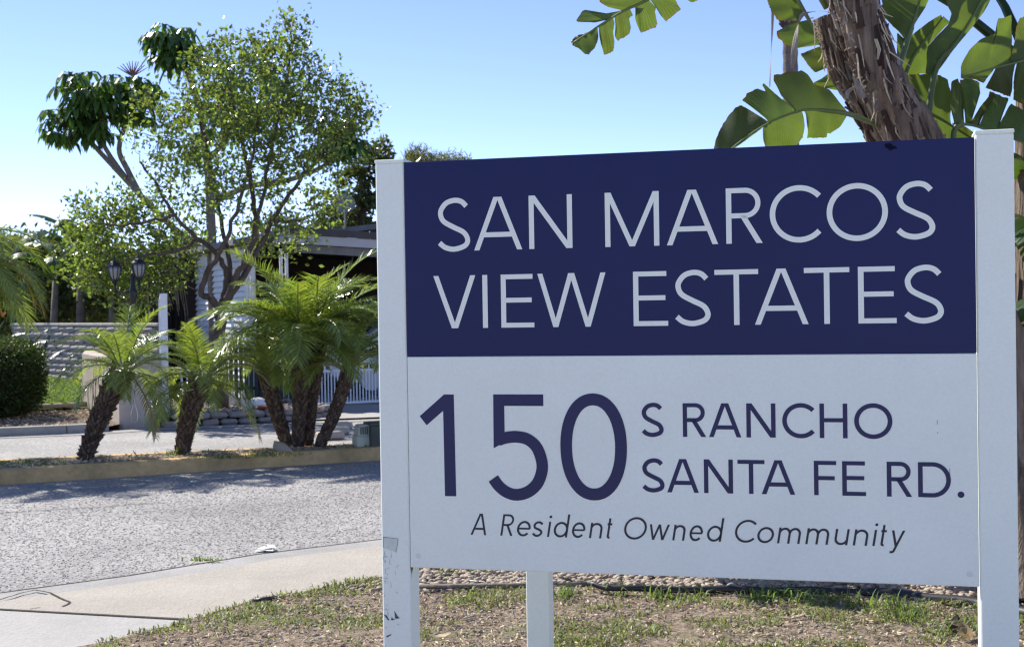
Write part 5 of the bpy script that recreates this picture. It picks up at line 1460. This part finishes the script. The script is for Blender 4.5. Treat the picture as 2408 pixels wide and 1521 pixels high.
mb = MB(); mb.prism([c0 + E1 * x + E2 * y + ZUP * z for x, y, z in ((.86, .25, 1.07), (.86, 1.47, 1.07), (1.33, 1.40, 1.42), (1.33, .32, 1.42))], -E1 * .03 + ZUP * .012); mb.build('rear_window', M['car_glass'], ct)
for y in (.12, 1.45):
    mb = MB(); mb.box(c0 + E1 * .0 + E2 * (y + .07) + ZUP * .86, .05, .22, .14, E1, E2, bev=.01); mb.build('tail_light', M['red_lens'], ct)
for x in (.8, 3.55):
    for y in (.10, 1.62):
        ctr = c0 + E1 * x + E2 * y + ZUP * .29; mb = MB(); mb.tube([ctr - E2 * .1, ctr - E2 * .08, ctr + E2 * .08, ctr + E2 * .1], [.27, .31, .31, .27], 20); w = mb.build('wheel', M['tyre'], ct)
        mb = MB(); s = -1 if y < 1 else 1; mb.tube([ctr + E2 * s * .095, ctr + E2 * s * .108], [.20, .18], 16); mb.build('rim', M['steel'], w)

# dark green slatted fence behind the ornaments
df = thing('slat_fence', 'dark green slatted fence in the shade behind the white ornaments', 'fence', (-4.2, 20.0, .1))
d0 = at(520, 900, 20.0); d0.z = .15
mm = MB(); mm.box((0, 0, .40), .055, .018, .80, bev=.003); mm = mm.mesh('slat', M['fence_green'])
for k in range(15):
    o = bpy.data.objects.new('slat', mm); COL.objects.link(o); o.parent = df; o.matrix_parent_inverse = world_of(df).inverted(); o.location = d0 + E1 * (k * .075); o.rotation_euler = (0, 0, math.atan2(E1.y, E1.x))
for z in (.2, .65):
    mb = MB(); mb.box(d0 + E1 * .53 + E2 * .02 + ZUP * z, 1.12, .02, .05, E1, E2); mb.build('rail', M['fence_green'], df)
# black sheet whose colour stands in for the shade of an opening beside the house end
mb = MB(); s0, s1 = at(372, 640, 20.6), at(440, 640, 20.9); nx, nz = 16, 10
for j in range(nz + 1):
    for i in range(nx + 1):
        p = s0.lerp(s1, i / nx); f = j / nz; mb.v.append((p.x, p.y + .05 * math.sin(i * 1.9) * (1 - .3 * f), .15 + (2.05 - .15) * (1 - f) + .05 * math.sin(i * .5)))
for j in range(nz):
    for i in range(nx): a = j * (nx + 1) + i; mb.f.append((a, a + 1, a + nx + 2, a + nx + 1))
scn = mb.build('dark_opening', M['opening_dark'], smooth=True); tag(scn, 'black sheet standing in for the shaded opening beside the white siding', 'screen')
mb = MB(); p = at(376, 640, 20.55); q2 = at(438, 640, 20.85)
mb.tube([Vector((p.x, p.y, 2.1)), Vector((q2.x, q2.y, 2.12))], .02, 6)
for pp_ in (p, q2): mb.tube([Vector((pp_.x, pp_.y, .1)), Vector((pp_.x, pp_.y, 2.12))], .02, 6)
tag(mb.build('sheet_frame', M['black_metal'], smooth=True), 'thin dark frame added round the black sheet of the opening', 'frame')
# hanging dry strands in front of it
mb = MB(); rg = random.Random(23)
for k in range(12):
    a = at(rg.uniform(388, 432), rg.uniform(650, 680), 20.3); l = rg.uniform(.25, .6); mb.tube([a, a + Vector((.03, 0, -l * .5)), a + Vector((rg.uniform(.03, .12), 0, -l))], [.006, .006, .003], 4)
mb.tube([at(385, 655, 20.3), at(432, 650, 20.3)], .008, 5)
tag(mb.build('dry_vine', M['bark_pale']), 'pale dry vine stems dangling before the black sheet of the opening', 'vine')

# white square post with slanted top beside the stucco wall
wp = thing('white_post', 'tall white square post with slanted top beside the stucco wall', 'post', at(393, 972, 17.95))
p = at(390, 972, 17.95); zb_, zt_ = .12, at(390, 690, 17.95).z
mb = MB(); w_, dpt = .092, .14
a0 = Vector((p.x, p.y, 0)) - E1 * w_ / 2
pr = [a0 + ZUP * zb_, a0 + E2 * dpt + ZUP * zb_, a0 + E2 * dpt + ZUP * (zt_ - .10), a0 + ZUP * zt_]
mb.prism(pr, E1 * w_); mb.build('post_body', M['white_paint'], wp)
mb = MB(); mb.box(a0 + E1 * w_ / 2 + E2 * dpt / 2 + ZUP * (zb_ + .02), w_ + .03, dpt + .03, .04, E1, E2); mb.build('base_collar', M['white_paint'], wp)
for i, (u, lean) in enumerate(((424, .05), (436, .09))):
    a = at(u, 862, 18.3); mb = MB(); mb.tube([Vector((a.x + lean, a.y, .15)), a], .016, 8); mb.tube([a, a + Vector((0, 0, .02))], [.02, .02], 8)
    tag(mb.build('white_pole', M['white_paint'], smooth=True), ('thin white pole leaning beside the white square post', 'second thin white pole, nearer the short second palm')[i], 'pole', 'white poles by the white post')

# double lantern street lamp
lp = at(314, 760, 17.95); lx, ly = lp.x, lp.y
lamp = thing('street_lamp', 'black lamp post with twin caged lanterns standing on the stucco wall', 'street lamp', (lx, ly, .93))
zl = at(312, 660, 17.95).z
mb = MB(); mb.lathe((lx, ly, 0), [(.075, .93), (.075, .97), (.05, 1.0), (.04, 1.05), (.038, zl - .25), (.05, zl - .2), (.05, zl - .12), (.03, zl - .08), (.03, zl + .05), (.012, zl + .12)], 12); mb.build('post', M['black_metal'], lamp, smooth=True)
for u, v, dy in ((270, 640, 0.0), (327, 634, -.05)):
    c = at(u, v + 18, 17.95 + dy)
    mb = MB(); st = Vector((lx, ly, zl - .12)); mb.tube([st, st.lerp(c, .5) - ZUP * .10, Vector((c.x, c.y, c.z - .16)), c - ZUP * .04], .014, 6); mb.build('arm', M['black_metal'], lamp, smooth=True)
    g = MB(); g.lathe(c, [(.035, 0), (.062, .05), (.078, .12), (.08, .17)], 12); ln_ = g.build('lantern', M['lamp_glass'], lamp, smooth=True)
    g = MB(); g.lathe(c, [(.095, .17), (.09, .19), (.055, .235), (.02, .25), (.012, .29), (.004, .32)], 12); g.build('lantern_roof', M['black_metal'], ln_)
    g = MB(); g.lathe(c, [(.02, -.05), (.045, -.02), (.04, .004)], 10); g.build('lantern_base', M['black_metal'], ln_)
    g = MB()
    for k in range(8):
        th = 2 * PI * k / 8; d = Vector((math.cos(th), math.sin(th), 0)); g.tube([c + d * .04, c + d * .069 + ZUP * .05, c + d * .084 + ZUP * .12, c + d * .086 + ZUP * .17], .006, 4)
    g.build('lantern_cage', M['black_metal'], ln_)

# satellite dish on the roof
dc = at(806, 480, 24.2)
ds = thing('satellite_dish', 'round grey satellite dish on the carport roof', 'satellite dish', (dc.x, dc.y, 2.65))
mb = MB(); n = 24; ax = Vector((.25, -.85, .35)).normalized(); u_ = ax.cross(ZUP).normalized(); v_ = ax.cross(u_)
for j in range(5):
    r_ = .21 * j / 4
    for k in range(n): mb.v.append(tuple(dc + (u_ * math.cos(2 * PI * k / n) * r_ * 1.05 + v_ * math.sin(2 * PI * k / n) * r_ * .95) + ax * (r_ * r_ * .9)))
for j in range(4):
    for k in range(n): mb.f.append((j * n + k, j * n + (k + 1) % n, (j + 1) * n + (k + 1) % n, (j + 1) * n + k))
mb.build('dish', M['dish'], ds, smooth=True)
mb = MB(); mb.tube([Vector((dc.x + .02, dc.y + .15, 2.6)), Vector((dc.x + .02, dc.y + .12, dc.z - .1)), dc + Vector((0, .02, 0))], .018, 6); mb.build('mast', M['dish'], ds)
mb = MB(); tip = dc + ax * .26 - ZUP * .06; mb.tube([dc - v_ * -.18 + ax * .03, tip], .010, 5); mb.box(tip, .05, .05, .05); mb.build('feed_arm', M['white_paint'], ds)

# green utility box on the island
ub = gr(856, 1052, .11)
bx = thing('utility_box', 'small pale green vented utility box at the right end of the island', 'utility box', ub)
mb = MB(); mb.box(ub + ZUP * .06, .20, .17, .13, E1, E2, bev=.012); mb.build('base', M['box_green'], bx)
mb = MB(); mb.prism([ub + E1 * x + E2 * -.075 + ZUP * z for x, z in ((-.085, .127), (.085, .127), (.085, .215), (.065, .235), (-.055, .235), (-.075, .21))], E2 * .15); mb.build('lid', M['box_green'], bx)
for k in range(6):
    mb = MB(); mb.box(ub + E1 * (-.055 + k * .022) - E2 * .078 + ZUP * .178, .010, .008, .075, E1, E2); mb.build('vent_slot', M['box_dark'], bx)
u2 = gr(890, 1051, .11)
b2x = thing('utility_box', 'dark green utility box half hidden by the left sign post', 'utility box', u2)
mb = MB(); mb.box(u2 + ZUP * .115, .22, .22, .23, E1, E2, bev=.012); mb.build('base', M['box_dark'], b2x)
mb = MB(); mb.box(u2 + ZUP * .24, .24, .24, .025, E1, E2, bev=.006); mb.build('lid', M['box_dark'], b2x)

# ------------------------------------------------------------------ GIANT BIRD OF PARADISE behind the sign
YG = 6.9
z2 = lambda x, y: ((1380 + x / 2.15) * .9632, y / 2.15 * .9632)      # notes taken from an enlarged view
z3 = lambda x, y: ((1380 + x / 4.225) * .9632, y / 4.225 * .9632)
G = lambda uv, dy=0.0: at(uv[0], uv[1], YG + dy)
gb = gr(2440, 1420, .02)
giant = thing('giant_bird_of_paradise', 'giant bird of paradise with fibrous leaning trunks and torn paddle leaves behind the sign', 'tree', gb)
SHM = [M['sheath']] * 4 + [M['sheath_grey'], M['sheath_tan'], M['sheath_dark'], M['sheath_dark']]
def fibre_trunk(pts, rads, seed, nsh, zr):
    rg = random.Random(seed); P = [Vector(p) for p in cat(pts, 8)]; n = len(P)
    rr_ = [np.interp(i / (n - 1), np.linspace(0, 1, len(rads)), rads) for i in range(n)]
    mb = MB(); b = 0; K = 34; off = [rg.uniform(.82, 1.08) for _ in range(K)]
    for i, p in enumerate(P):
        t = (P[min(i + 1, n - 1)] - P[max(i - 1, 0)]).normalized(); a = t.cross(Vector((0, 1, 0))).normalized(); bb_ = t.cross(a)
        for k in range(K):
            if rg.random() < .05: off[k] = rg.uniform(.82, 1.08)
            th = 2 * PI * k / K; mb.v.append(tuple(p + (a * math.cos(th) + bb_ * math.sin(th)) * rr_[i] * off[k] * rg.uniform(.98, 1.02)))
    for i in range(n - 1):
        for k in range(K): mb.f.append((i * K + k, i * K + (k + 1) % K, (i + 1) * K + (k + 1) % K, (i + 1) * K + k))
    mb.build('trunk', M['sheath'], giant, smooth=True)
    # old leaf sheaths wrapping the trunk, tips peeling off
    for s in range(nsh):
        f = rg.uniform(*zr); x = f * (n - 1); i = min(int(x), n - 2); p = P[i]; L = rg.uniform(.2, .6)
        th0 = rg.uniform(PI * .0, PI * 2); wd = rg.uniform(.05, .42); peel = rg.random() < .2
        sh = MB(); m = 9
        for j in range(m + 1):
            q = j / m; xi = min(x + q * L / max((P[1] - P[0]).length, .01), n - 1.001); ii = int(xi); c = P[ii].lerp(P[ii + 1], xi - ii); r_ = rr_[ii]
            t = (P[min(ii + 1, n - 1)] - P[max(ii - 1, 0)]).normalized(); a = t.cross(Vector((0, 1, 0))).normalized(); bb_ = t.cross(a)
            w = wd * (1 - .75 * q) + .015; lift = r_ * (1.015 + rg.uniform(0, .03)) + (.10 * max(0, q - .7) ** 1.3 if peel else .01 * q)
            for k in range(4):
                th = th0 + (k / 3 - .5) * w * 2 + .25 * q
                sh.v.append(tuple(c + (a * math.cos(th) + bb_ * math.sin(th)) * (lift - (.012 if k in (0, 3) else 0))))
        for j in range(m):
            for k in range(3): e = j * 4 + k; sh.f.append((e, e + 1, e + 5, e + 4))
        sh.build('leaf_sheath', rg.choice(SHM), giant, smooth=True)
    return P
main = [gb, at(2400, 1000, YG), at(2270, 620, YG), at(2148, 332, YG), at(2096, 240, YG), at(2066, 175, YG), at(2030, 80, YG), at(2007, 0, YG), at(1992, -60, YG)]
TR1 = fibre_trunk(main, [.16, .155, .145, .130, .116, .110, .113, .118, .11], 71, 230, (.28, .97))
sec_ = [gb + Vector((-.1, .2, 0)), at(2345, 1000, YG + .22), at(2215, 620, YG + .22), at(2092, 340, YG + .22), at(2036, 250, YG + .22), at(1986, 175, YG + .22), at(1956, 100, YG + .22), at(1937, 40, YG + .22)]
TR2 = fibre_trunk(sec_, [.13, .125, .11, .092, .076, .062, .056, .045], 72, 130, (.28, .95))
third = [gb + Vector((.25, .1, 0)), at(2452, 1000, YG + .3), at(2440, 600, YG + .3), at(2440, 300, YG + .3), at(2430, 120, YG + .3)]
fibre_trunk(third, [.14, .13, .12, .11, .08], 73, 26, (.1, .95))
# little orange-tan fibres along the left edges
mb = MB(); rg = random.Random(75)
for PP, r_ in ((TR1, .108), (TR2, .062)):
    for k in range(70):
        i = rg.randint(len(PP) // 3, len(PP) - 2); th = rg.uniform(PI * .6, PI * 1.4); p = PP[i] + Vector((-r_ * rg.uniform(.85, 1.05), -r_ * rg.uniform(.0, .6), 0))
        mb.tube([p, p + Vector((-.012, -.006, -.004)), p + Vector((-.02 * rg.random() - .006, -.01, -.016 * rg.random()))], [.005, .004, .0015], 4)
for PP, r_ in ((TR1, .118), (TR2, .072)):
    for k in range(55):
        i = rg.randint(len(PP) // 4, len(PP) - 3); th = rg.uniform(PI, 2 * PI); p = PP[i] + Vector((math.cos(th) * r_, math.sin(th) * r_, 0)); o_ = Vector((math.cos(th), math.sin(th), 0))
        l = rg.uniform(.05, .2); mb.tube([p, p + o_ * .012 + Vector((.2, 0, -.9)) * l * .5, p + o_ * rg.uniform(.005, .05) + Vector((rg.uniform(0, .5), 0, -.85)) * l], [.0045, .004, .0012], 4)
fib = mb.build('fibres', M['litter'], giant); fib['kind'] = 'stuff'

RGL = random.Random(123)
def torn_leaf(rib, lobes, conv, dy, tilt=.35, material=None, petiole=None, rib_r=.012, bulge=.05):
    """rib: midrib points; lobes: list of (rib index range a..b as fractions, outline points, tilt factor)"""
    me_v, me_f, uvs = [], [], []
    RB = [G(conv(*p), dy + (p[2] if len(p) > 2 else 0)) for p in [(q[0], q[1]) for q in rib]]
    cum = [0]
    for a, b in zip(RB[:-1], RB[1:]): cum.append(cum[-1] + (b - a).length)
    def on(t):
        s = t * cum[-1]
        for i in range(len(RB) - 1):
            if s <= cum[i + 1] or i == len(RB) - 2: return RB[i].lerp(RB[i + 1], (s - cum[i]) / max(cum[i + 1] - cum[i], 1e-6))
    for a, b, outline, tl in lobes:
        OP = [Vector((*conv(x, y), 0)) for x, y in outline]; oc = [0]
        for p, q in zip(OP[:-1], OP[1:]): oc.append(oc[-1] + (q - p).length)
        def oo(t):
            s = t * oc[-1]
            for i in range(len(OP) - 1):
                if s <= oc[i + 1] or i == len(OP) - 2: return OP[i].lerp(OP[i + 1], (s - oc[i]) / max(oc[i + 1] - oc[i], 1e-6))
        nu_, nv_ = 40, 7; b0 = len(me_v)
        for i in range(nu_ + 1):
            t = i / nu_; inn = on(a + (b - a) * t); ox = oo(t)
            base = G((ox.x, ox.y), dy); w = (base - inn).length
            out = G((ox.x, ox.y), dy + tl * w)
            out = out + (inn - out) * (RGL.uniform(0, .035) if 0 < i < nu_ else 0)
            for j in range(nv_ + 1):
                q = j / nv_; p = inn.lerp(out, q) + Vector((0, -bulge * math.sin(PI * q) * w * (1 if tl >= 0 else -1), 0)) + Vector((0, .006 * math.sin(t * 19 + q * 3) * q, 0))
                me_v.append(p); uvs.append(((a + (b - a) * t) * cum[-1] * 4, q))
        for i in range(nu_):
            for j in range(nv_):
                e = b0 + i * (nv_ + 1) + j; me_f.append((e, e + nv_ + 1, e + nv_ + 2, e + 1))
    mb = MB(); mb.add(me_v, me_f); me = mb.mesh('leaf', material or M['paddle'], True)
    ul = me.uv_layers.new(name='UVMap')
    for lp_ in me.loops: ul.data[lp_.index].uv = uvs[lp_.vertex_index]
    o = put('leaf', me, giant)
    st = MB(); pp = list(RB)
    if petiole: pp = [Vector(q) for q in petiole] + pp
    cc = [Vector(p) for p in cat(pp, 4)]
    st.tube([p + Vector((0, -.004, 0)) for p in cc], [rib_r * (1.5 if petiole and i < len(cc) * .4 else 1) * (1 - .75 * i / len(cc)) for i in range(len(cc))], 6); st.build('midrib', M['petiole'], o, smooth=True)
    return o
# upper left leaf
torn_leaf([(1150, -160), (800, 28), (600, 118), (350, 270), (75, 450)],
    [(.02, .50, [(760, -330), (480, -200), (330, -60), (352, 35), (430, 75), (585, 106)], -.3), (.50, .66, [(585, 106), (510, 128), (340, 150), (205, 104), (165, 122), (105, 222), (165, 232), (300, 240), (480, 190)], .3), (.80, 1, [(240, 332), (160, 358), (108, 372), (60, 430), (65, 465)], .5),
     (.0, .10, [(1300, -120), (1420, -40), (1390, 5), (1310, 30), (1130, -60)], .2), (.12, .26, [(1080, -60), (1150, 20), (1200, 105), (1110, 170), (1040, 235), (990, 170), (945, 88)], .45), (.27, .42, [(940, 80), (925, 130), (955, 250), (935, 292), (850, 320), (785, 350), (730, 240), (718, 190), (790, 60)], .4),
     (.44, .585, [(700, 160), (655, 200), (682, 285), (665, 352), (600, 402), (568, 400), (545, 440), (510, 390), (520, 260)], .4), (.60, .74, [(510, 235), (495, 330), (510, 440), (500, 525), (470, 556), (398, 572), (372, 470), (350, 372)], .35), (.75, 1, [(342, 368), (335, 430), (302, 505), (240, 570), (195, 556), (135, 500), (72, 468)], -.2)],
    z3, -.6, petiole=[at(1945, 20, YG + .1), at(1870, -90, YG), at(1760, -110, YG - .4)])
# lower left leaf
torn_leaf([(1495, 603), (1380, 584), (1250, 580), (1080, 640), (930, 735), (790, 850)],
    [(.0, .38, [(1490, 600), (1440, 540), (1390, 470), (1305, 440), (1270, 388), (1240, 369), (1150, 374), (1128, 385), (1085, 393), (1088, 420), (1130, 500), (1216, 582)], .35),
     (.39, .57, [(1208, 580), (1130, 515), (1078, 468), (1042, 435), (1028, 440), (1052, 482), (1004, 459), (952, 490), (924, 526), (1000, 580), (1080, 640)], .3), (.575, 1, [(1070, 642), (990, 590), (920, 546), (888, 566), (832, 640), (792, 720), (772, 810), (780, 850)], .6),
     (.02, .315, [(1480, 606), (1442, 670), (1388, 706), (1376, 700), (1370, 726), (1268, 728), (1272, 690), (1264, 596)], .4), (.33, .60, [(1246, 592), (1258, 660), (1250, 722), (1205, 780), (1052, 795), (1040, 740), (1036, 672)], .4), (.61, 1, [(1030, 676), (955, 732), (880, 786), (800, 850)], .3)],
    z2, -.15, petiole=[at(2076, 300, YG + .05)], rib_r=.009)
# left leaf behind the thinner trunk
torn_leaf([(1185, -60), (1280, 110), (1330, 205), (1400, 350), (1440, 470)],
    [(.02, .30, [(1050, -60), (1058, 0), (1078, 62), (1112, 108), (1210, 112), (1255, 70)], .2), (.32, .58, [(1262, 108), (1180, 130), (1105, 166), (1112, 200), (1160, 238), (1205, 258), (1330, 236)], .25), (.60, .80, [(1338, 244), (1230, 284), (1258, 322), (1310, 385), (1400, 346)], .25), (.82, 1, [(1400, 372), (1350, 410), (1298, 438), (1340, 462), (1432, 474)], .2)],
    z2, .45)
# bright leaf right of the trunk
torn_leaf([(1795, 215), (1830, 110), (1865, -20), (1890, -160)],
    [(0, 1, [(1785, 212), (1740, 160), (1700, 120), (1668, 85), (1660, 0), (1680, -100), (1780, -170)], .25), (0, 1, [(1800, 205), (1835, 130), (1890, 40), (1915, -10), (1960, -110), (1930, -170)], .5)],
    z2, .25, petiole=[at(2080, 260, YG + .1)])
# dark folded leaf
torn_leaf([(1780, 400), (1830, 290), (1905, 190), (1980, 95)],
    [(0, 1, [(1745, 390), (1738, 170), (1775, 218), (1850, 160), (1905, 118), (1945, 92), (1975, 78)], -.3), (0, 1, [(1790, 400), (1905, 385), (1902, 250), (1950, 190), (1990, 145), (2026, 116), (1985, 85)], .3)],
    z2, .5)
# tall leaf going out of the top
torn_leaf([(1935, 395), (2040, 240), (2130, 100), (2200, -30), (2260, -160)],
    [(0, 1, [(1890, 392), (1898, 250), (1950, 190), (2008, 130), (2026, 72), (2000, 10), (1995, -60), (2120, -160)], -.35), (0, 1, [(1945, 390), (2030, 275), (2090, 200), (2140, 140), (2200, 65), (2240, -15), (2300, -160)], .45)],
    z2, .2, petiole=[at(2170, 420, YG + .2)])
# far right leaf
torn_leaf([(2560, 270), (2410, 318), (2240, 362), (2078, 412)],
    [(.05, .38, [(2540, 200), (2470, 90), (2412, 80), (2385, 95), (2368, 140), (2350, 240), (2338, 330)], -.25), (.40, 1, [(2334, 330), (2346, 200), (2345, 72), (2266, 100), (2270, 170), (2180, 205), (2120, 262), (2078, 340), (2076, 405)], -.3),
     (.38, .62, [(2350, 340), (2350, 430), (2338, 512), (2270, 490), (2205, 462)], .3), (.64, 1, [(2250, 365), (2195, 440), (2160, 420), (2085, 414)], .3), (.02, .36, [(2560, 290), (2520, 460), (2420, 560), (2350, 530), (2350, 440), (2370, 335)], .4)],
    z2, -.1, petiole=[at(2530, 300, YG + .1), at(2500, 180, YG)])
# big dark leaf right of the trunk, above the board
torn_leaf([(1790, 535), (1900, 590), (2010, 650), (2180, 760)],
    [(0, .62, [(1770, 400), (1850, 386), (1960, 390), (2012, 420), (2030, 505), (2022, 640)], -.2), (.0, 1, [(1800, 560), (1840, 690), (1920, 800), (2060, 840), (2160, 780)], .35), (.64, 1, [(2030, 645), (2090, 660), (2140, 690), (2185, 750)], -.1)],
    z2, .35)
# bright torn leaf above the right post
torn_leaf([(2040, 690), (2110, 655), (2230, 690), (2430, 760)],
    [(.0, .16, [(2050, 680), (2022, 560), (2022, 430), (2062, 408), (2088, 470), (2096, 650)], -.2), (.17, .24, [(2100, 645), (2084, 520), (2068, 415), (2112, 408), (2178, 430), (2178, 490), (2116, 650)], .5), (.245, .36, [(2120, 650), (2180, 560), (2242, 478), (2262, 500), (2180, 610), (2158, 668)], -.3), (.37, .62, [(2165, 672), (2200, 590), (2226, 478), (2332, 514), (2300, 580), (2262, 662)], .5), (.63, 1, [(2268, 664), (2340, 542), (2430, 590), (2480, 680), (2430, 760)], .5)],
    z2, .1, petiole=[at(2240, 420, YG + .2)])
# low leaves by the right post
for k, (u, v, a, e, s) in enumerate(((2420, 420, -2.4, 30, .9), (2440, 560, -1.9, 20, .8), (2430, 360, -1.2, 65, .9), (2450, 700, -2.0, 10, .7), (2380, 500, -1.4, -20, .7), (2440, 900, -1.8, -30, .6))):
    lb = at(u, v, YG + .3); rg = random.Random(80 + k)
    lv_, pts_ = paddle_geo(lb, a, R(e), .75 * s, .19 * s, R(70), rg); lv_.build('leaf', M['banana'], giant, smooth=True)
# the crown of the clump, above the board
rg = random.Random(98)
for k in range(14):
    tip = TR1[-1] if k % 3 else Vector(at(2430, 120, YG + .3)); a = k * 2.4; e = R(rg.uniform(35, 82)); d = Vector((math.cos(e) * math.cos(a), math.cos(e) * math.sin(a), math.sin(e)))
    if d.y < -.2 and d.z < .75: continue
    pl0 = rg.uniform(.6, 1.0); lv_, pts_ = paddle_geo(tip + d * pl0, a, e, 1.1, .27, R(50), rg)
    lv_.tube([tip - ZUP * .1, tip + d * pl0 * .5, tip + d * pl0], [.03, .024, .016], 6)
    lv_.build('leaf', M['banana'], giant, smooth=True)
# low suckers of the same clump, behind the board
rg = random.Random(97)
for k in range(26):
    lb = Vector((rg.uniform(.5, 2.6), rg.uniform(7.5, 8.5), .02)); a = rg.uniform(0, 2 * PI); e = R(rg.uniform(50, 80)); d = Vector((math.cos(e) * math.cos(a), math.cos(e) * math.sin(a), math.sin(e)))
    pl0 = rg.uniform(.35, .7); lv_, pts_ = paddle_geo(lb + d * pl0, a, e, .6, .15, R(60), rg)
    lv_.tube([lb, lb + d * pl0 * .5, lb + d * pl0], [.02, .017, .012], 5)
    lv_.build('leaf', M['banana'], giant, smooth=True)
# withered strips hanging down
def strip(pts, w, material, par=giant, nm='dry_leaf_strip'):
    P = [Vector(p) for p in cat(pts, 6)]; mb = MB(); n = len(P)
    for i, p in enumerate(P):
        ww = w * math.sin(PI * min(.97, max(.05, (i + .5) / n))) ** .6; th = i * .12
        d = Vector((math.cos(th), math.sin(th), 0)) * ww / 2
        mb.v += [tuple(p - d), tuple(p + Vector((0, -ww * .3, 0))), tuple(p + d)]
    for i in range(n - 1):
        for k in range(2): e = i * 3 + k; mb.f.append((e, e + 1, e + 4, e + 3))
    return mb.build(nm, material, par, smooth=True)
strip([G(z2(1310, 62), -.05), G(z2(1250, 75), -.1), G(z2(1222, 130), -.12), G(z2(1206, 230), -.12), G(z2(1192, 362), -.12)], .05, M['sheath_grey'])
strip([G(z2(1560, 520), -.2), G(z2(1530, 430), -.22), G(z2(1510, 400), -.22)], .05, M['sheath_grey'])
strip([G(z2(1530, 450), -.2), G(z2(1480, 490), -.22), G(z2(1500, 540), -.22), G(z2(1540, 560), -.2)], .04, M['sheath_grey'])
strip([G(z2(1640, 520), -.2), G(z2(1632, 560), -.22), G(z2(1628, 610), -.2)], .03, M['sheath'])
strip([G(z2(1505, 170), -.2), G(z2(1490, 210), -.24), G(z2(1450, 232), -.22)], .016, M['sheath_grey'])
strip([G(z2(1330, 60), -.1), G(z2(1390, 70), -.18), G(z2(1440, 110), -.18)], .05, M['sheath_grey'])

# ------------------------------------------------------------------ FAN PALM far behind
Yf = 26.0
fb = at(1858, 100, Yf)
fp = thing('fan_palm', 'tall thin fan palm trunk far behind the giant leaves', 'palm', (fb.x, Yf, 0))
mb = MB(); ztop = 8.6
pts = [Vector((fb.x, Yf, z)) for z in np.linspace(-.05, ztop, 60)]
mb.tube(pts, [.20 if i == 0 else .135 + .012 * (i % 2) for i in range(60)], 12); mb.build('trunk', M['fan_trunk'], fp, smooth=True)
rg = random.Random(91)
for k in range(16):
    az = k * 2.4; el = R(rg.uniform(5, 75)); d = Vector((math.cos(el) * math.cos(az), math.cos(el) * math.sin(az), math.sin(el))); c = Vector((fb.x, Yf, ztop)); h = c + d * 1.0
    mb = MB(); mb.tube([c, c + d * .6 + ZUP * .05, h], [.025, .02, .015], 5)
    a = d.cross(ZUP).normalized(); b = a.cross(d)
    for j in range(26):
        th = R(-120 + 240 * j / 25); q = d * math.cos(th) + a * math.sin(th); e = h + q * .8 - ZUP * .25 * abs(math.sin(th)); s = q.cross(b) * .02
        mb.add([h - s, h + s, h + q * .45 + s * 1.4, h + q * .45 - s * 1.4, e], [(0, 1, 2, 3), (3, 2, 4)])
    mb.build('frond', M['leaf_dark'], fp)
o = strip([at(1818, -60, Yf - .3), at(1817, 40, Yf - .3), at(1813, 130, Yf - .3), at(1810, 205, Yf - .3)], .09, M['sheath_grey'], fp, 'dry_frond')
for z in (at(1850, 55, Yf).z, at(1850, 62, Yf).z):
    mb = MB()
    for k in range(14):
        th = k * .45; d = Vector((math.cos(th), math.sin(th), 0)); p = Vector((fb.x, Yf, z)) + d * .13; mb.add([p - ZUP * .05, p + d * .09 + ZUP * .06, p + ZUP * .08 + d.cross(ZUP) * .05], [(0, 1, 2)])
    mb.build('leaf_base', M['fan_trunk'], fp)
